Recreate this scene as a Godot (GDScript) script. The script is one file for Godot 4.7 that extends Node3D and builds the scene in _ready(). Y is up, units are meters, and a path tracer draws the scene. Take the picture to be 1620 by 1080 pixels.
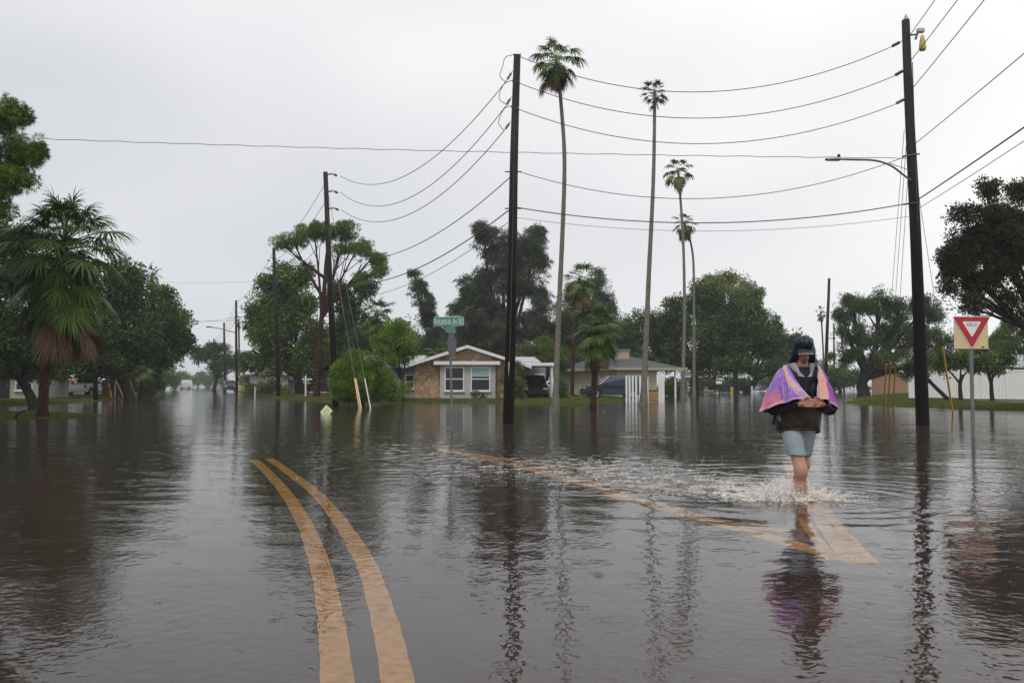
extends Node3D

const F := 1400.0            # focal length in pixels of the 1620-wide photograph
const CAM_H := 1.15          # eye above the flood water (y = 0)
const PITCH := 0.04853
const EDGES := [[0, 1], [2, 3], [4, 5], [6, 7], [0, 2], [1, 3], [4, 6], [5, 7], [0, 4], [1, 5], [2, 6], [3, 7]]

var names := {}
var texes := {}
var clumps := {}
var n_leaves := 0
var rng := RandomNumberGenerator.new()
var noise_a := FastNoiseLite.new()
var noise_b := FastNoiseLite.new()
var lawns: Array[PackedVector2Array] = []

var leaf_mat: StandardMaterial3D
var frond_mat: StandardMaterial3D
var bark_mat: Material
var palm_bark: Material
var red_bark: Material
var pale_bark: Material
var pole_mat: StandardMaterial3D
var wire_mat: Material
var insul_mat: Material
var car_glass: Material
var rubber: Material
var rim_mat: Material
var dark_trim: Material
var lamp_glass: Material
var tail_glass: Material
var white_paint: Material


func _ready() -> void:
	rng.seed = 4711
	noise_a.seed = 3
	noise_a.frequency = 0.01
	noise_a.fractal_octaves = 3
	noise_b.seed = 8
	noise_b.frequency = 0.01
	noise_b.fractal_octaves = 2

	# camera
	var cam := Camera3D.new()
	cam.name = "camera"
	cam.fov = rad_to_deg(2.0 * atan(540.0 / F))
	cam.near = 0.05
	cam.far = 3000.0
	cam.position = Vector3(0, CAM_H, 0)
	cam.rotation = Vector3(PITCH, 0, 0)
	add_child(cam)
	cam.current = true

	# sky: a lid of rain cloud, thinner and brighter to the right
	var env := Environment.new()
	env.background_mode = Environment.BG_SKY
	env.sky = Sky.new()
	var pano := PanoramaSkyMaterial.new()
	pano.panorama = sky_texture()
	env.sky.sky_material = pano
	env.tonemap_mode = Environment.TONE_MAPPER_LINEAR
	env.tonemap_exposure = 1.07
	env.sdfgi_enabled = true
	env.ssao_enabled = true
	env.ssil_enabled = true
	env.fog_enabled = true
	env.fog_mode = Environment.FOG_MODE_EXPONENTIAL
	env.fog_density = 0.00048
	env.fog_light_color = Color(0.86, 0.88, 0.91)
	var we := WorldEnvironment.new()
	we.name = "world_environment"
	we.environment = env
	add_child(we)
	var sun := DirectionalLight3D.new()
	sun.name = "sun"
	sun.light_energy = 0.5
	sun.light_color = Color(1.0, 0.98, 0.95)
	sun.light_angular_distance = 20.0
	sun.shadow_enabled = true
	sun.rotation_degrees = Vector3(-58, -25, 0)
	add_child(sun)

	make_materials()
	make_ground()
	make_water()
	make_markings()
	make_trees()
	make_palms()
	make_houses()
	make_poles()
	make_signs()
	make_vehicles()
	make_small_things()
	person()
	make_splash()
	print("leaf clumps ", n_leaves)


func sky_texture() -> ImageTexture:
	var w := 512
	var h := 256
	var im := Image.create_empty(w, h, false, Image.FORMAT_RGBF)
	for y in h:
		var el := PI * (0.5 - (y + 0.5) / h)
		for x in w:
			var az := TAU * (x + 0.5) / w
			var d := Vector3(sin(az) * cos(el), sin(el), -cos(az) * cos(el))
			var e := clampf(d.y, 0.0, 1.0)
			var t := 0.40 + 0.9 * d.x + 0.45 * e + 0.45 * 1.4 * noise_a.get_noise_3d(d.x * 70.0, d.y * 160.0 + 40.0, d.z * 70.0) + 0.2 * noise_b.get_noise_3d(d.x * 260.0, d.y * 500.0, d.z * 260.0)
			t = clampf(t, 0.0, 1.0)
			var c := Color(0.59, 0.612, 0.655).lerp(Color(0.96, 0.96, 0.962), t)
			im.set_pixel(x, y, c)
	return ImageTexture.create_from_image(im)


func make_materials() -> void:
	leaf_mat = tinted(0.55)
	leaf_mat.metallic_specular = 0.3
	leaf_mat.backlight_enabled = true
	leaf_mat.backlight = Color(0.45, 0.5, 0.25)
	frond_mat = tinted(0.45)
	frond_mat.metallic_specular = 0.35
	frond_mat.backlight_enabled = true
	frond_mat.backlight = Color(0.4, 0.45, 0.2)
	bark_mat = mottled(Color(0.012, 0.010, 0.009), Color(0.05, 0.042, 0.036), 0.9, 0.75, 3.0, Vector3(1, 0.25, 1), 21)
	palm_bark = mottled(Color(0.03, 0.026, 0.021), Color(0.15, 0.13, 0.10), 1.1, 0.8, 2.0, Vector3(0.6, 1.3, 0.6), 22)
	pale_bark = mottled(Color(0.07, 0.065, 0.05), Color(0.24, 0.225, 0.18), 1.1, 0.8, 2.0, Vector3(0.5, 1.6, 0.5), 27)
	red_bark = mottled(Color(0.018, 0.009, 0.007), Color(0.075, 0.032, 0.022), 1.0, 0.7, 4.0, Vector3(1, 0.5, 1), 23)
	pole_mat = mottled(Color(0.42, 0.40, 0.38), Color(1.0, 0.97, 0.95), 1.2, 0.6, 1.5, Vector3(3, 0.12, 3), 24)
	pole_mat.vertex_color_use_as_albedo = true
	for m: StandardMaterial3D in [bark_mat, palm_bark, red_bark, pole_mat]:
		m.metallic_specular = 0.25
	wire_mat = plain(0.05, 0.05, 0.055, 0.5)
	insul_mat = plain(0.09, 0.09, 0.095, 0.3)
	car_glass = plain(0.012, 0.014, 0.016, 0.08)
	rubber = plain(0.012, 0.012, 0.012, 0.8)
	rim_mat = plain(0.30, 0.30, 0.31, 0.3, 0.9)
	dark_trim = plain(0.012, 0.012, 0.013, 0.55)
	lamp_glass = plain(0.6, 0.6, 0.6, 0.1)
	tail_glass = plain(0.22, 0.012, 0.01, 0.15)
	white_paint = mottled(Color(0.62, 0.62, 0.60), Color(0.74, 0.74, 0.73), 0.8, 0.5, 0.0, Vector3.ONE, 25)
# ------------------------------------------------------------------ geometry
class Geo:
	var v := PackedVector3Array()
	var n := PackedVector3Array()
	var c := PackedColorArray()
	var uv := PackedVector2Array()
	var ix := PackedInt32Array()
	var col := Color.WHITE

	func vert(p: Vector3, nn: Vector3, u := Vector2.ZERO) -> int:
		v.append(p)
		n.append(nn)
		c.append(col)
		uv.append(u)
		return v.size() - 1

	func tri(a: int, b: int, d: int) -> void:
		var g := (v[b] - v[a]).cross(v[d] - v[a])
		if g.dot(n[a] + n[b] + n[d]) > 0.0:
			ix.append_array([a, d, b])
		else:
			ix.append_array([a, b, d])

	func quad(a: int, b: int, d: int, e: int) -> void:
		tri(a, b, d)
		tri(a, d, e)

	# flat quad facing towards «out»
	func face(p: Vector3, q: Vector3, r: Vector3, s: Vector3, out: Vector3, us := Vector2.ONE) -> void:
		var nn := (q - p).cross(r - p).normalized()
		if nn.length_squared() < 0.5:
			nn = (r - p).cross(s - p).normalized()
		if nn.dot(out) < 0.0:
			nn = -nn
		var a := vert(p, nn, Vector2(0, us.y))
		var b := vert(q, nn, us)
		var d := vert(r, nn, Vector2(us.x, 0))
		var e := vert(s, nn, Vector2.ZERO)
		quad(a, b, d, e)

	func flat3(p: Vector3, q: Vector3, r: Vector3, out: Vector3) -> void:
		var nn := (q - p).cross(r - p).normalized()
		if nn.dot(out) < 0.0:
			nn = -nn
		tri(vert(p, nn), vert(q, nn), vert(r, nn))

	# box with chamfered edges
	func box(at: Vector3, size: Vector3, ch := 0.0, b := Basis.IDENTITY) -> void:
		var h := size * 0.5
		ch = minf(ch, minf(h.x, minf(h.y, h.z)) * 0.9)
		for ax in 3:
			var u := (ax + 1) % 3
			var w := (ax + 2) % 3
			for s: float in [-1.0, 1.0]:
				var pts: Array[Vector3] = []
				for k: Array in [[-1.0, -1.0], [1.0, -1.0], [1.0, 1.0], [-1.0, 1.0]]:
					var p := Vector3.ZERO
					p[ax] = s * h[ax]
					p[u] = k[0] * (h[u] - ch)
					p[w] = k[1] * (h[w] - ch)
					pts.append(at + b * p)
				var o := Vector3.ZERO
				o[ax] = s
				face(pts[0], pts[1], pts[2], pts[3], b * o)
			if ch > 0.0:
				for s1: float in [-1.0, 1.0]:
					for s2: float in [-1.0, 1.0]:
						var p := Vector3.ZERO
						p[u] = s1 * h[u]
						p[w] = s2 * (h[w] - ch)
						p[ax] = -(h[ax] - ch)
						var q := p
						q[ax] = h[ax] - ch
						var r := q
						r[u] = s1 * (h[u] - ch)
						r[w] = s2 * h[w]
						var t := r
						t[ax] = p[ax]
						var o := Vector3.ZERO
						o[u] = s1
						o[w] = s2
						face(at + b * p, at + b * q, at + b * r, at + b * t, b * o)
		if ch > 0.0:
			for sx: float in [-1.0, 1.0]:
				for sy: float in [-1.0, 1.0]:
					for sz: float in [-1.0, 1.0]:
						var s := Vector3(sx, sy, sz)
						var i := h - Vector3.ONE * ch
						flat3(at + b * (s * Vector3(h.x, i.y, i.z)), at + b * (s * Vector3(i.x, h.y, i.z)), at + b * (s * Vector3(i.x, i.y, h.z)), b * s)

	# tube along a path; radii: one per point
	func tube(path: Array, radii: Array, sides := 8, cap := true, flat := 1.0) -> void:
		var m := path.size()
		var t0: Vector3 = (path[1] - path[0]).normalized()
		var e1 := t0.cross(Vector3.UP if absf(t0.y) < 0.9 else Vector3.RIGHT).normalized()
		var first := v.size()
		var run := 0.0
		for i in m:
			var t: Vector3
			if i == 0:
				t = t0
			elif i == m - 1:
				t = (path[i] - path[i - 1]).normalized()
			else:
				t = (path[i + 1] - path[i - 1]).normalized()
			e1 = (e1 - t * e1.dot(t)).normalized()
			var e2 := t.cross(e1)
			var r: float = radii[i] if i < radii.size() else radii[-1]
			if i > 0:
				run += (path[i] - path[i - 1]).length()
			for k in sides + 1:
				var a := TAU * k / sides
				var d := e1 * cos(a) + e2 * sin(a) * flat
				vert(path[i] + d * r, (e1 * cos(a) * flat + e2 * sin(a)).normalized(), Vector2(float(k) / sides, run))
		for i in m - 1:
			for k in sides:
				var a := first + i * (sides + 1) + k
				quad(a, a + 1, a + sides + 2, a + sides + 1)
		if cap:
			for e in [0, m - 1]:
				var t: Vector3 = (path[0] - path[1]) if e == 0 else (path[m - 1] - path[m - 2])
				t = t.normalized()
				var mid := vert(path[e], t)
				var base := v.size()
				for k in sides + 1:
					vert(v[first + e * (sides + 1) + k], t)
				for k in sides:
					tri(mid, base + k, base + k + 1)

	# prism of a flat outline (in the plane x,y of b) from z0 to z1
	func prism(poly: PackedVector2Array, z0: float, z1: float, at := Vector3.ZERO, b := Basis.IDENTITY, backs := true) -> void:
		var m := poly.size()
		var mid := Vector2.ZERO
		for p in poly:
			mid += p / m
		var area := 0.0
		for i in m:
			area += poly[i].cross(poly[(i + 1) % m])
		for i in m:
			var p := poly[i]
			var q := poly[(i + 1) % m]
			var o := Vector2(q.y - p.y, p.x - q.x) * signf(area)
			face(at + b * Vector3(p.x, p.y, z0), at + b * Vector3(q.x, q.y, z0), at + b * Vector3(q.x, q.y, z1), at + b * Vector3(p.x, p.y, z1), b * Vector3(o.x, o.y, 0))
		var tr := Geometry2D.triangulate_polygon(poly)
		for z: Array in [[z1, 1.0], [z0, -1.0]]:
			if z[1] < 0.0 and not backs:
				continue
			var first := v.size()
			for p in poly:
				vert(at + b * Vector3(p.x, p.y, z[0]), b * Vector3(0, 0, signf(z1 - z0) * z[1]), p)
			for i in range(0, tr.size(), 3):
				tri(first + tr[i], first + tr[i + 1], first + tr[i + 2])

	# surface of revolution about y; profile of (radius, height)
	func lathe(prof: Array, sides: int, at := Vector3.ZERO, b := Basis.IDENTITY) -> void:
		var first := v.size()
		var m := prof.size()
		for i in m:
			var a: Vector2 = prof[maxi(i - 1, 0)]
			var e: Vector2 = prof[mini(i + 1, m - 1)]
			var t := (e - a).normalized()
			for k in sides + 1:
				var w := TAU * k / sides
				vert(at + b * Vector3(prof[i].x * cos(w), prof[i].y, prof[i].x * sin(w)), b * Vector3(t.y * cos(w), -t.x, t.y * sin(w)))
		for i in m - 1:
			for k in sides:
				var a := first + i * (sides + 1) + k
				quad(a, a + 1, a + sides + 2, a + sides + 1)

	# smooth grid of points, rows x cols; normals from differences, turned to «away» from a centre or towards a direction
	func grid(pts: Array, rows: int, cols: int, out: Vector3, radial := false) -> void:
		var first := v.size()
		for i in rows:
			for j in cols:
				var du: Vector3 = pts[i * cols + mini(j + 1, cols - 1)] - pts[i * cols + maxi(j - 1, 0)]
				var dv: Vector3 = pts[mini(i + 1, rows - 1) * cols + j] - pts[maxi(i - 1, 0) * cols + j]
				var nn := du.cross(dv).normalized()
				var o: Vector3 = (pts[i * cols + j] - out) if radial else out
				if nn.dot(o) < 0.0:
					nn = -nn
				vert(pts[i * cols + j], nn, Vector2(float(j) / (cols - 1), float(i) / (rows - 1)))
		for i in rows - 1:
			for j in cols - 1:
				var a := first + i * cols + j
				quad(a, a + 1, a + cols + 1, a + cols)

	func sphere(at: Vector3, r: Vector3, rings := 8, sides := 12) -> void:
		var first := v.size()
		for i in rings + 1:
			var p := PI * i / rings
			for k in sides + 1:
				var w := TAU * k / sides
				var d := Vector3(sin(p) * cos(w), cos(p), sin(p) * sin(w))
				vert(at + d * r, (d / r).normalized())
		for i in rings:
			for k in sides:
				var a := first + i * (sides + 1) + k
				quad(a, a + 1, a + sides + 2, a + sides + 1)

	func mesh(m: Material) -> ArrayMesh:
		var a := []
		a.resize(Mesh.ARRAY_MAX)
		a[Mesh.ARRAY_VERTEX] = v
		a[Mesh.ARRAY_NORMAL] = n
		a[Mesh.ARRAY_COLOR] = c
		a[Mesh.ARRAY_TEX_UV] = uv
		a[Mesh.ARRAY_INDEX] = ix
		var am := ArrayMesh.new()
		am.add_surface_from_arrays(Mesh.PRIMITIVE_TRIANGLES, a)
		am.surface_set_material(0, m)
		return am


# Signed-distance body, meshed with surface nets. prims: capsules [a, b, ra, rb] or ellipsoids [centre, radii]; cuts: [normal, offset] keeps n.p < offset
func nets(g: Geo, prims: Array, k: float, cell: float, cuts := [], carve := [], bump := 0.0) -> void:
	var lo := Vector3.ONE * 1e9
	var hi := -lo
	for p: Array in prims:
		if p.size() == 4:
			var r := maxf(p[2], p[3])
			lo = lo.min(p[0] - Vector3.ONE * r).min(p[1] - Vector3.ONE * r)
			hi = hi.max(p[0] + Vector3.ONE * r).max(p[1] + Vector3.ONE * r)
		else:
			lo = lo.min(p[0] - p[1])
			hi = hi.max(p[0] + p[1])
	lo -= Vector3.ONE * cell * 3.0
	hi += Vector3.ONE * cell * 3.0
	var nx := int((hi.x - lo.x) / cell) + 2
	var ny := int((hi.y - lo.y) / cell) + 2
	var nz := int((hi.z - lo.z) / cell) + 2
	var f := PackedFloat32Array()
	f.resize(nx * ny * nz)
	f.fill(1.0)
	for p: Array in prims:
		var cap := p.size() == 4
		var a: Vector3 = p[0]
		var e: Vector3 = p[1]
		var r := maxf(p[2], p[3]) if cap else 0.0
		var bl: Vector3 = (a.min(e) - Vector3.ONE * r) if cap else a - e
		var bh: Vector3 = (a.max(e) + Vector3.ONE * r) if cap else a + e
		var pad := Vector3.ONE * (k + 3.0 * cell)
		bl = (bl - pad - lo) / cell
		bh = (bh + pad - lo) / cell
		var ba := e - a
		var l2 := maxf(ba.length_squared(), 1e-9)
		for z in range(maxi(0, int(bl.z)), mini(nz, int(bh.z) + 2)):
			for y in range(maxi(0, int(bl.y)), mini(ny, int(bh.y) + 2)):
				var row := (z * ny + y) * nx
				for x in range(maxi(0, int(bl.x)), mini(nx, int(bh.x) + 2)):
					var q := lo + Vector3(x, y, z) * cell
					var d: float
					if cap:
						var t := clampf((q - a).dot(ba) / l2, 0.0, 1.0)
						d = (q - a - ba * t).length() - lerpf(p[2], p[3], t)
					else:
						var s := (q - a) / e
						var k0 := s.length()
						d = k0 * (k0 - 1.0) / maxf((s / e).length(), 1e-6)
					var o := f[row + x]
					var h := maxf(k - absf(o - d), 0.0) / k
					f[row + x] = minf(o, d) - h * h * k * 0.25
	for z in nz:
		for y in ny:
			var row := (z * ny + y) * nx
			for x in nx:
				var o := f[row + x]
				if o > 0.2:
					continue
				var q := lo + Vector3(x, y, z) * cell
				if bump > 0.0:
					o += bump * noise_a.get_noise_3d(q.x * 900.0, q.y * 600.0, q.z * 900.0)
				for cu: Array in cuts:
					o = maxf(o, q.dot(cu[0]) - cu[1])
				for ca: Array in carve:
					var s: Vector3 = (q - ca[0]) / ca[1]
					var k0 := s.length()
					o = maxf(o, -(k0 * (k0 - 1.0) / maxf((s / ca[1]).length(), 1e-6)))
				f[row + x] = o
	var at := PackedInt32Array()
	at.resize(nx * ny * nz)
	at.fill(-1)
	var sy := nx
	var sz := nx * ny
	var off := [0, 1, sy, sy + 1, sz, sz + 1, sz + sy, sz + sy + 1]
	for z in nz - 1:
		for y in ny - 1:
			for x in nx - 1:
				var i := x + y * sy + z * sz
				var neg := 0
				for o: int in off:
					if f[i + o] < 0.0:
						neg += 1
				if neg == 0 or neg == 8:
					continue
				var sum := Vector3.ZERO
				var cnt := 0
				for pair: Array in EDGES:
					var fa := f[i + off[pair[0]]]
					var fb := f[i + off[pair[1]]]
					if (fa < 0.0) != (fb < 0.0):
						var t := fa / (fa - fb)
						var pa := Vector3(pair[0] & 1, (pair[0] >> 1) & 1, pair[0] >> 2)
						var pb := Vector3(pair[1] & 1, (pair[1] >> 1) & 1, pair[1] >> 2)
						sum += pa.lerp(pb, t)
						cnt += 1
				var gr := Vector3(
					f[i + 1] + f[i + 1 + sy] + f[i + 1 + sz] + f[i + 1 + sy + sz] - f[i] - f[i + sy] - f[i + sz] - f[i + sy + sz],
					f[i + sy] + f[i + 1 + sy] + f[i + sy + sz] + f[i + 1 + sy + sz] - f[i] - f[i + 1] - f[i + sz] - f[i + 1 + sz],
					f[i + sz] + f[i + 1 + sz] + f[i + sz + sy] + f[i + 1 + sy + sz] - f[i] - f[i + 1] - f[i + sy] - f[i + 1 + sy])
				at[i] = g.vert(lo + (Vector3(x, y, z) + sum / cnt) * cell, gr.normalized())
	for z in range(1, nz - 1):
		for y in range(1, ny - 1):
			for x in range(1, nx - 1):
				var i := x + y * sy + z * sz
				var s := f[i] < 0.0
				if s != (f[i + 1] < 0.0):
					net_quad(g, at[i], at[i - sy], at[i - sy - sz], at[i - sz])
				if s != (f[i + sy] < 0.0):
					net_quad(g, at[i], at[i - 1], at[i - 1 - sz], at[i - sz])
				if s != (f[i + sz] < 0.0):
					net_quad(g, at[i], at[i - 1], at[i - 1 - sy], at[i - sy])


func net_quad(g: Geo, a: int, b: int, d: int, e: int) -> void:
	if a >= 0 and b >= 0 and d >= 0 and e >= 0:
		g.quad(a, b, d, e)


# ------------------------------------------------------------------ placing and naming
func P(px: float, py: float, d: float) -> Vector3:
	var x := (px - 810.0) / F
	var y := (540.0 - py) / F
	var wy := y * cos(PITCH) + sin(PITCH)
	var k := d / (cos(PITCH) - y * sin(PITCH))
	return Vector3(x * k, CAM_H + wy * k, -d)


# the point at the height y that a pixel of the photograph shows
func G(px: float, py: float, y := 0.0) -> Vector3:
	var e := Vector3(0, CAM_H, 0)
	var r := P(px, py, 1.0) - e
	return e + r * ((y - CAM_H) / r.y)


func numbered(called: String, parent: Node) -> String:
	var key := str(parent.get_instance_id()) + called
	var k: int = names.get(key, 0)
	names[key] = k + 1
	return called if k == 0 else "%s_%03d" % [called, k]


func tag(o: Node3D, label := "", category := "", group := "") -> Node3D:
	if label:
		o.set_meta("label", label)
	if category:
		o.set_meta("category", category)
	if group:
		o.set_meta("group", group)
	return o


func thing(called: String, label: String, category: String, where := Vector3.ZERO, turn := 0.0, group := "") -> Node3D:
	var o := Node3D.new()
	o.name = numbered(called, self)
	add_child(o)
	o.position = where
	o.rotation.y = turn
	return tag(o, label, category, group)


func put(called: String, me: Mesh, parent: Node3D = self, xf := Transform3D.IDENTITY) -> MeshInstance3D:
	var o := MeshInstance3D.new()
	o.name = numbered(called, parent)
	o.mesh = me
	o.transform = xf
	parent.add_child(o)
	return o


func part(called: String, g: Geo, m: Material, parent: Node3D = self) -> MeshInstance3D:
	return put(called, g.mesh(m), parent)


func struct(called: String, g: Geo, m: Material) -> MeshInstance3D:
	var o := part(called, g, m)
	o.set_meta("kind", "structure")
	return o


func copy_of(o: Node3D, called: String, where: Vector3, turn: float, label: String, group := "") -> Node3D:
	var r: Node3D = o.duplicate()
	r.name = numbered(called, self)
	add_child(r)
	r.position = where
	r.rotation.y = turn
	r.set_meta("label", label)
	if group:
		r.set_meta("group", group)
	return r


func boxp(called: String, at: Vector3, size: Vector3, m: Material, parent: Node3D, ch := 0.0, b := Basis.IDENTITY) -> MeshInstance3D:
	var g := Geo.new()
	g.box(at, size, ch, b)
	return part(called, g, m, parent)


# many copies of one small mesh as one part
func scatter(called: String, me: Mesh, xs: Array[Transform3D], cols: PackedColorArray, parent: Node3D) -> MultiMeshInstance3D:
	var mm := MultiMesh.new()
	mm.transform_format = MultiMesh.TRANSFORM_3D
	mm.use_colors = true
	mm.mesh = me
	mm.instance_count = xs.size()
	var b := PackedFloat32Array()
	b.resize(xs.size() * 16)
	for i in xs.size():
		var t := xs[i]
		var c := cols[i]
		var o := i * 16
		b[o] = t.basis.x.x
		b[o + 1] = t.basis.y.x
		b[o + 2] = t.basis.z.x
		b[o + 3] = t.origin.x
		b[o + 4] = t.basis.x.y
		b[o + 5] = t.basis.y.y
		b[o + 6] = t.basis.z.y
		b[o + 7] = t.origin.y
		b[o + 8] = t.basis.x.z
		b[o + 9] = t.basis.y.z
		b[o + 10] = t.basis.z.z
		b[o + 11] = t.origin.z
		b[o + 12] = c.r
		b[o + 13] = c.g
		b[o + 14] = c.b
		b[o + 15] = 1.0
	mm.buffer = b
	var o := MultiMeshInstance3D.new()
	o.name = numbered(called, parent)
	o.multimesh = mm
	parent.add_child(o)
	o.set_meta("kind", "stuff")
	return o


# ------------------------------------------------------------------ materials
func lin(r: float, g: float, b: float, a := 1.0) -> Color:
	var c := Color(r, g, b).linear_to_srgb()
	c.a = a
	return c


func plain(r: float, g: float, b: float, rough := 0.6, metal := 0.0) -> StandardMaterial3D:
	var m := StandardMaterial3D.new()
	m.albedo_color = lin(r, g, b)
	m.roughness = rough
	m.metallic = metal
	return m


func tinted(rough := 0.6) -> StandardMaterial3D:
	var m := StandardMaterial3D.new()
	m.vertex_color_use_as_albedo = true
	m.roughness = rough
	return m


func noise_tex(sd: int, freq: float, ramp: Array, size := 256, oct := 4, bump := false) -> NoiseTexture2D:
	var f := FastNoiseLite.new()
	f.seed = sd
	f.noise_type = FastNoiseLite.TYPE_SIMPLEX_SMOOTH
	f.frequency = freq
	f.fractal_octaves = oct
	var t := NoiseTexture2D.new()
	t.width = size
	t.height = size
	t.seamless = true
	t.noise = f
	if ramp.size():
		var gr := Gradient.new()
		var os := PackedFloat32Array()
		var cs := PackedColorArray()
		for i in ramp.size():
			os.append(float(i) / (ramp.size() - 1))
			cs.append(ramp[i])
		gr.offsets = os
		gr.colors = cs
		t.color_ramp = gr
	return t


# a mottled surface: triplanar noise from a to b (linear colours), with fine relief
func mottled(a: Color, b: Color, scale := 1.0, rough := 0.7, relief := 0.0, stretch := Vector3.ONE, sd := 1) -> StandardMaterial3D:
	var m := StandardMaterial3D.new()
	var key := "%s%s%d" % [a, b, sd]
	if not texes.has(key):
		texes[key] = noise_tex(sd, 0.02, [a.linear_to_srgb(), a.lerp(b, 0.5).linear_to_srgb(), b.linear_to_srgb()])
	m.albedo_texture = texes[key]
	m.roughness = rough
	m.uv1_triplanar = true
	m.uv1_scale = stretch * scale
	if relief > 0.0:
		if not texes.has("relief"):
			texes["relief"] = noise_tex(9, 0.05, [])
		m.heightmap_enabled = true
		m.heightmap_texture = texes["relief"]
		m.heightmap_scale = relief
	return m
# ------------------------------------------------------------------ plants
func rnd(a: float, b: float) -> float:
	return rng.randf_range(a, b)


func rdir() -> Vector3:
	var z := rnd(-1, 1)
	var a := rnd(0, TAU)
	var r := sqrt(1.0 - z * z)
	return Vector3(r * cos(a), z, r * sin(a))


func leaf(g: Geo, p: Vector3, d: Vector3, l: float, w: float, tone: float) -> void:
	var side := d.cross(rdir()).normalized()
	var nn := side.cross(d).normalized()
	g.col = Color(tone, tone, tone * rnd(0.8, 1.05))
	var sag := Vector3(0, -l * 0.15, 0)
	var a := g.vert(p, nn)
	var b := g.vert(p + d * l * 0.5 + side * w * 0.5 + nn * w * 0.12, nn)
	var c := g.vert(p + d * l + sag, nn)
	var e := g.vert(p + d * l * 0.5 - side * w * 0.5 + nn * w * 0.12, nn)
	g.quad(a, b, c, e)


# a twig's worth of leaves, about one metre across before scaling
func leaf_clump(kind: String) -> ArrayMesh:
	if clumps.has(kind):
		return clumps[kind]
	var g := Geo.new()
	match kind:
		"broad":
			for i in 30:
				var p := rdir() * 0.5 * pow(rng.randf(), 0.45)
				leaf(g, p, (p.normalized() + rdir() * 0.8 + Vector3(0, -0.25, 0)).normalized(), rnd(0.2, 0.32), rnd(0.10, 0.15), rnd(0.6, 1.35))
		"fine":
			for i in 44:
				var p := rdir() * 0.5 * pow(rng.randf(), 0.45)
				leaf(g, p, (p.normalized() + rdir() * 0.9).normalized(), rnd(0.16, 0.25), rnd(0.07, 0.11), rnd(0.6, 1.35))
		"needle":
			for k in 7:
				var o := rdir() * 0.28
				var ax := (o.normalized() + Vector3(0, 0.5, 0)).normalized()
				for i in 16:
					leaf(g, o, (ax * 0.7 + rdir()).normalized(), rnd(0.22, 0.36), 0.022, rnd(0.7, 1.25))
		"wisp":
			for k in 34:
				var o := rdir() * 0.35
				o.y = absf(o.y) * 0.8
				leaf(g, o, (Vector3(0, -0.7, 0) + rdir() * 0.75).normalized(), rnd(0.35, 0.6), rnd(0.03, 0.05), rnd(0.7, 1.25))
		"round":
			for i in 30:
				var p := rdir() * 0.5 * pow(rng.randf(), 0.4)
				leaf(g, p, (p.normalized() + rdir() * 0.6 + Vector3(0, 0.2, 0)).normalized(), rnd(0.16, 0.24), rnd(0.12, 0.16), rnd(0.7, 1.3))
		"grass":
			for i in 40:
				var o := Vector3(rnd(-0.5, 0.5), 0, rnd(-0.5, 0.5))
				var d := Vector3(rnd(-0.5, 0.5), 1, rnd(-0.5, 0.5)).normalized()
				leaf(g, o, d, rnd(0.25, 0.6), 0.05, rnd(0.7, 1.3))
	clumps[kind] = g.mesh(leaf_mat)
	return clumps[kind]


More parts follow.
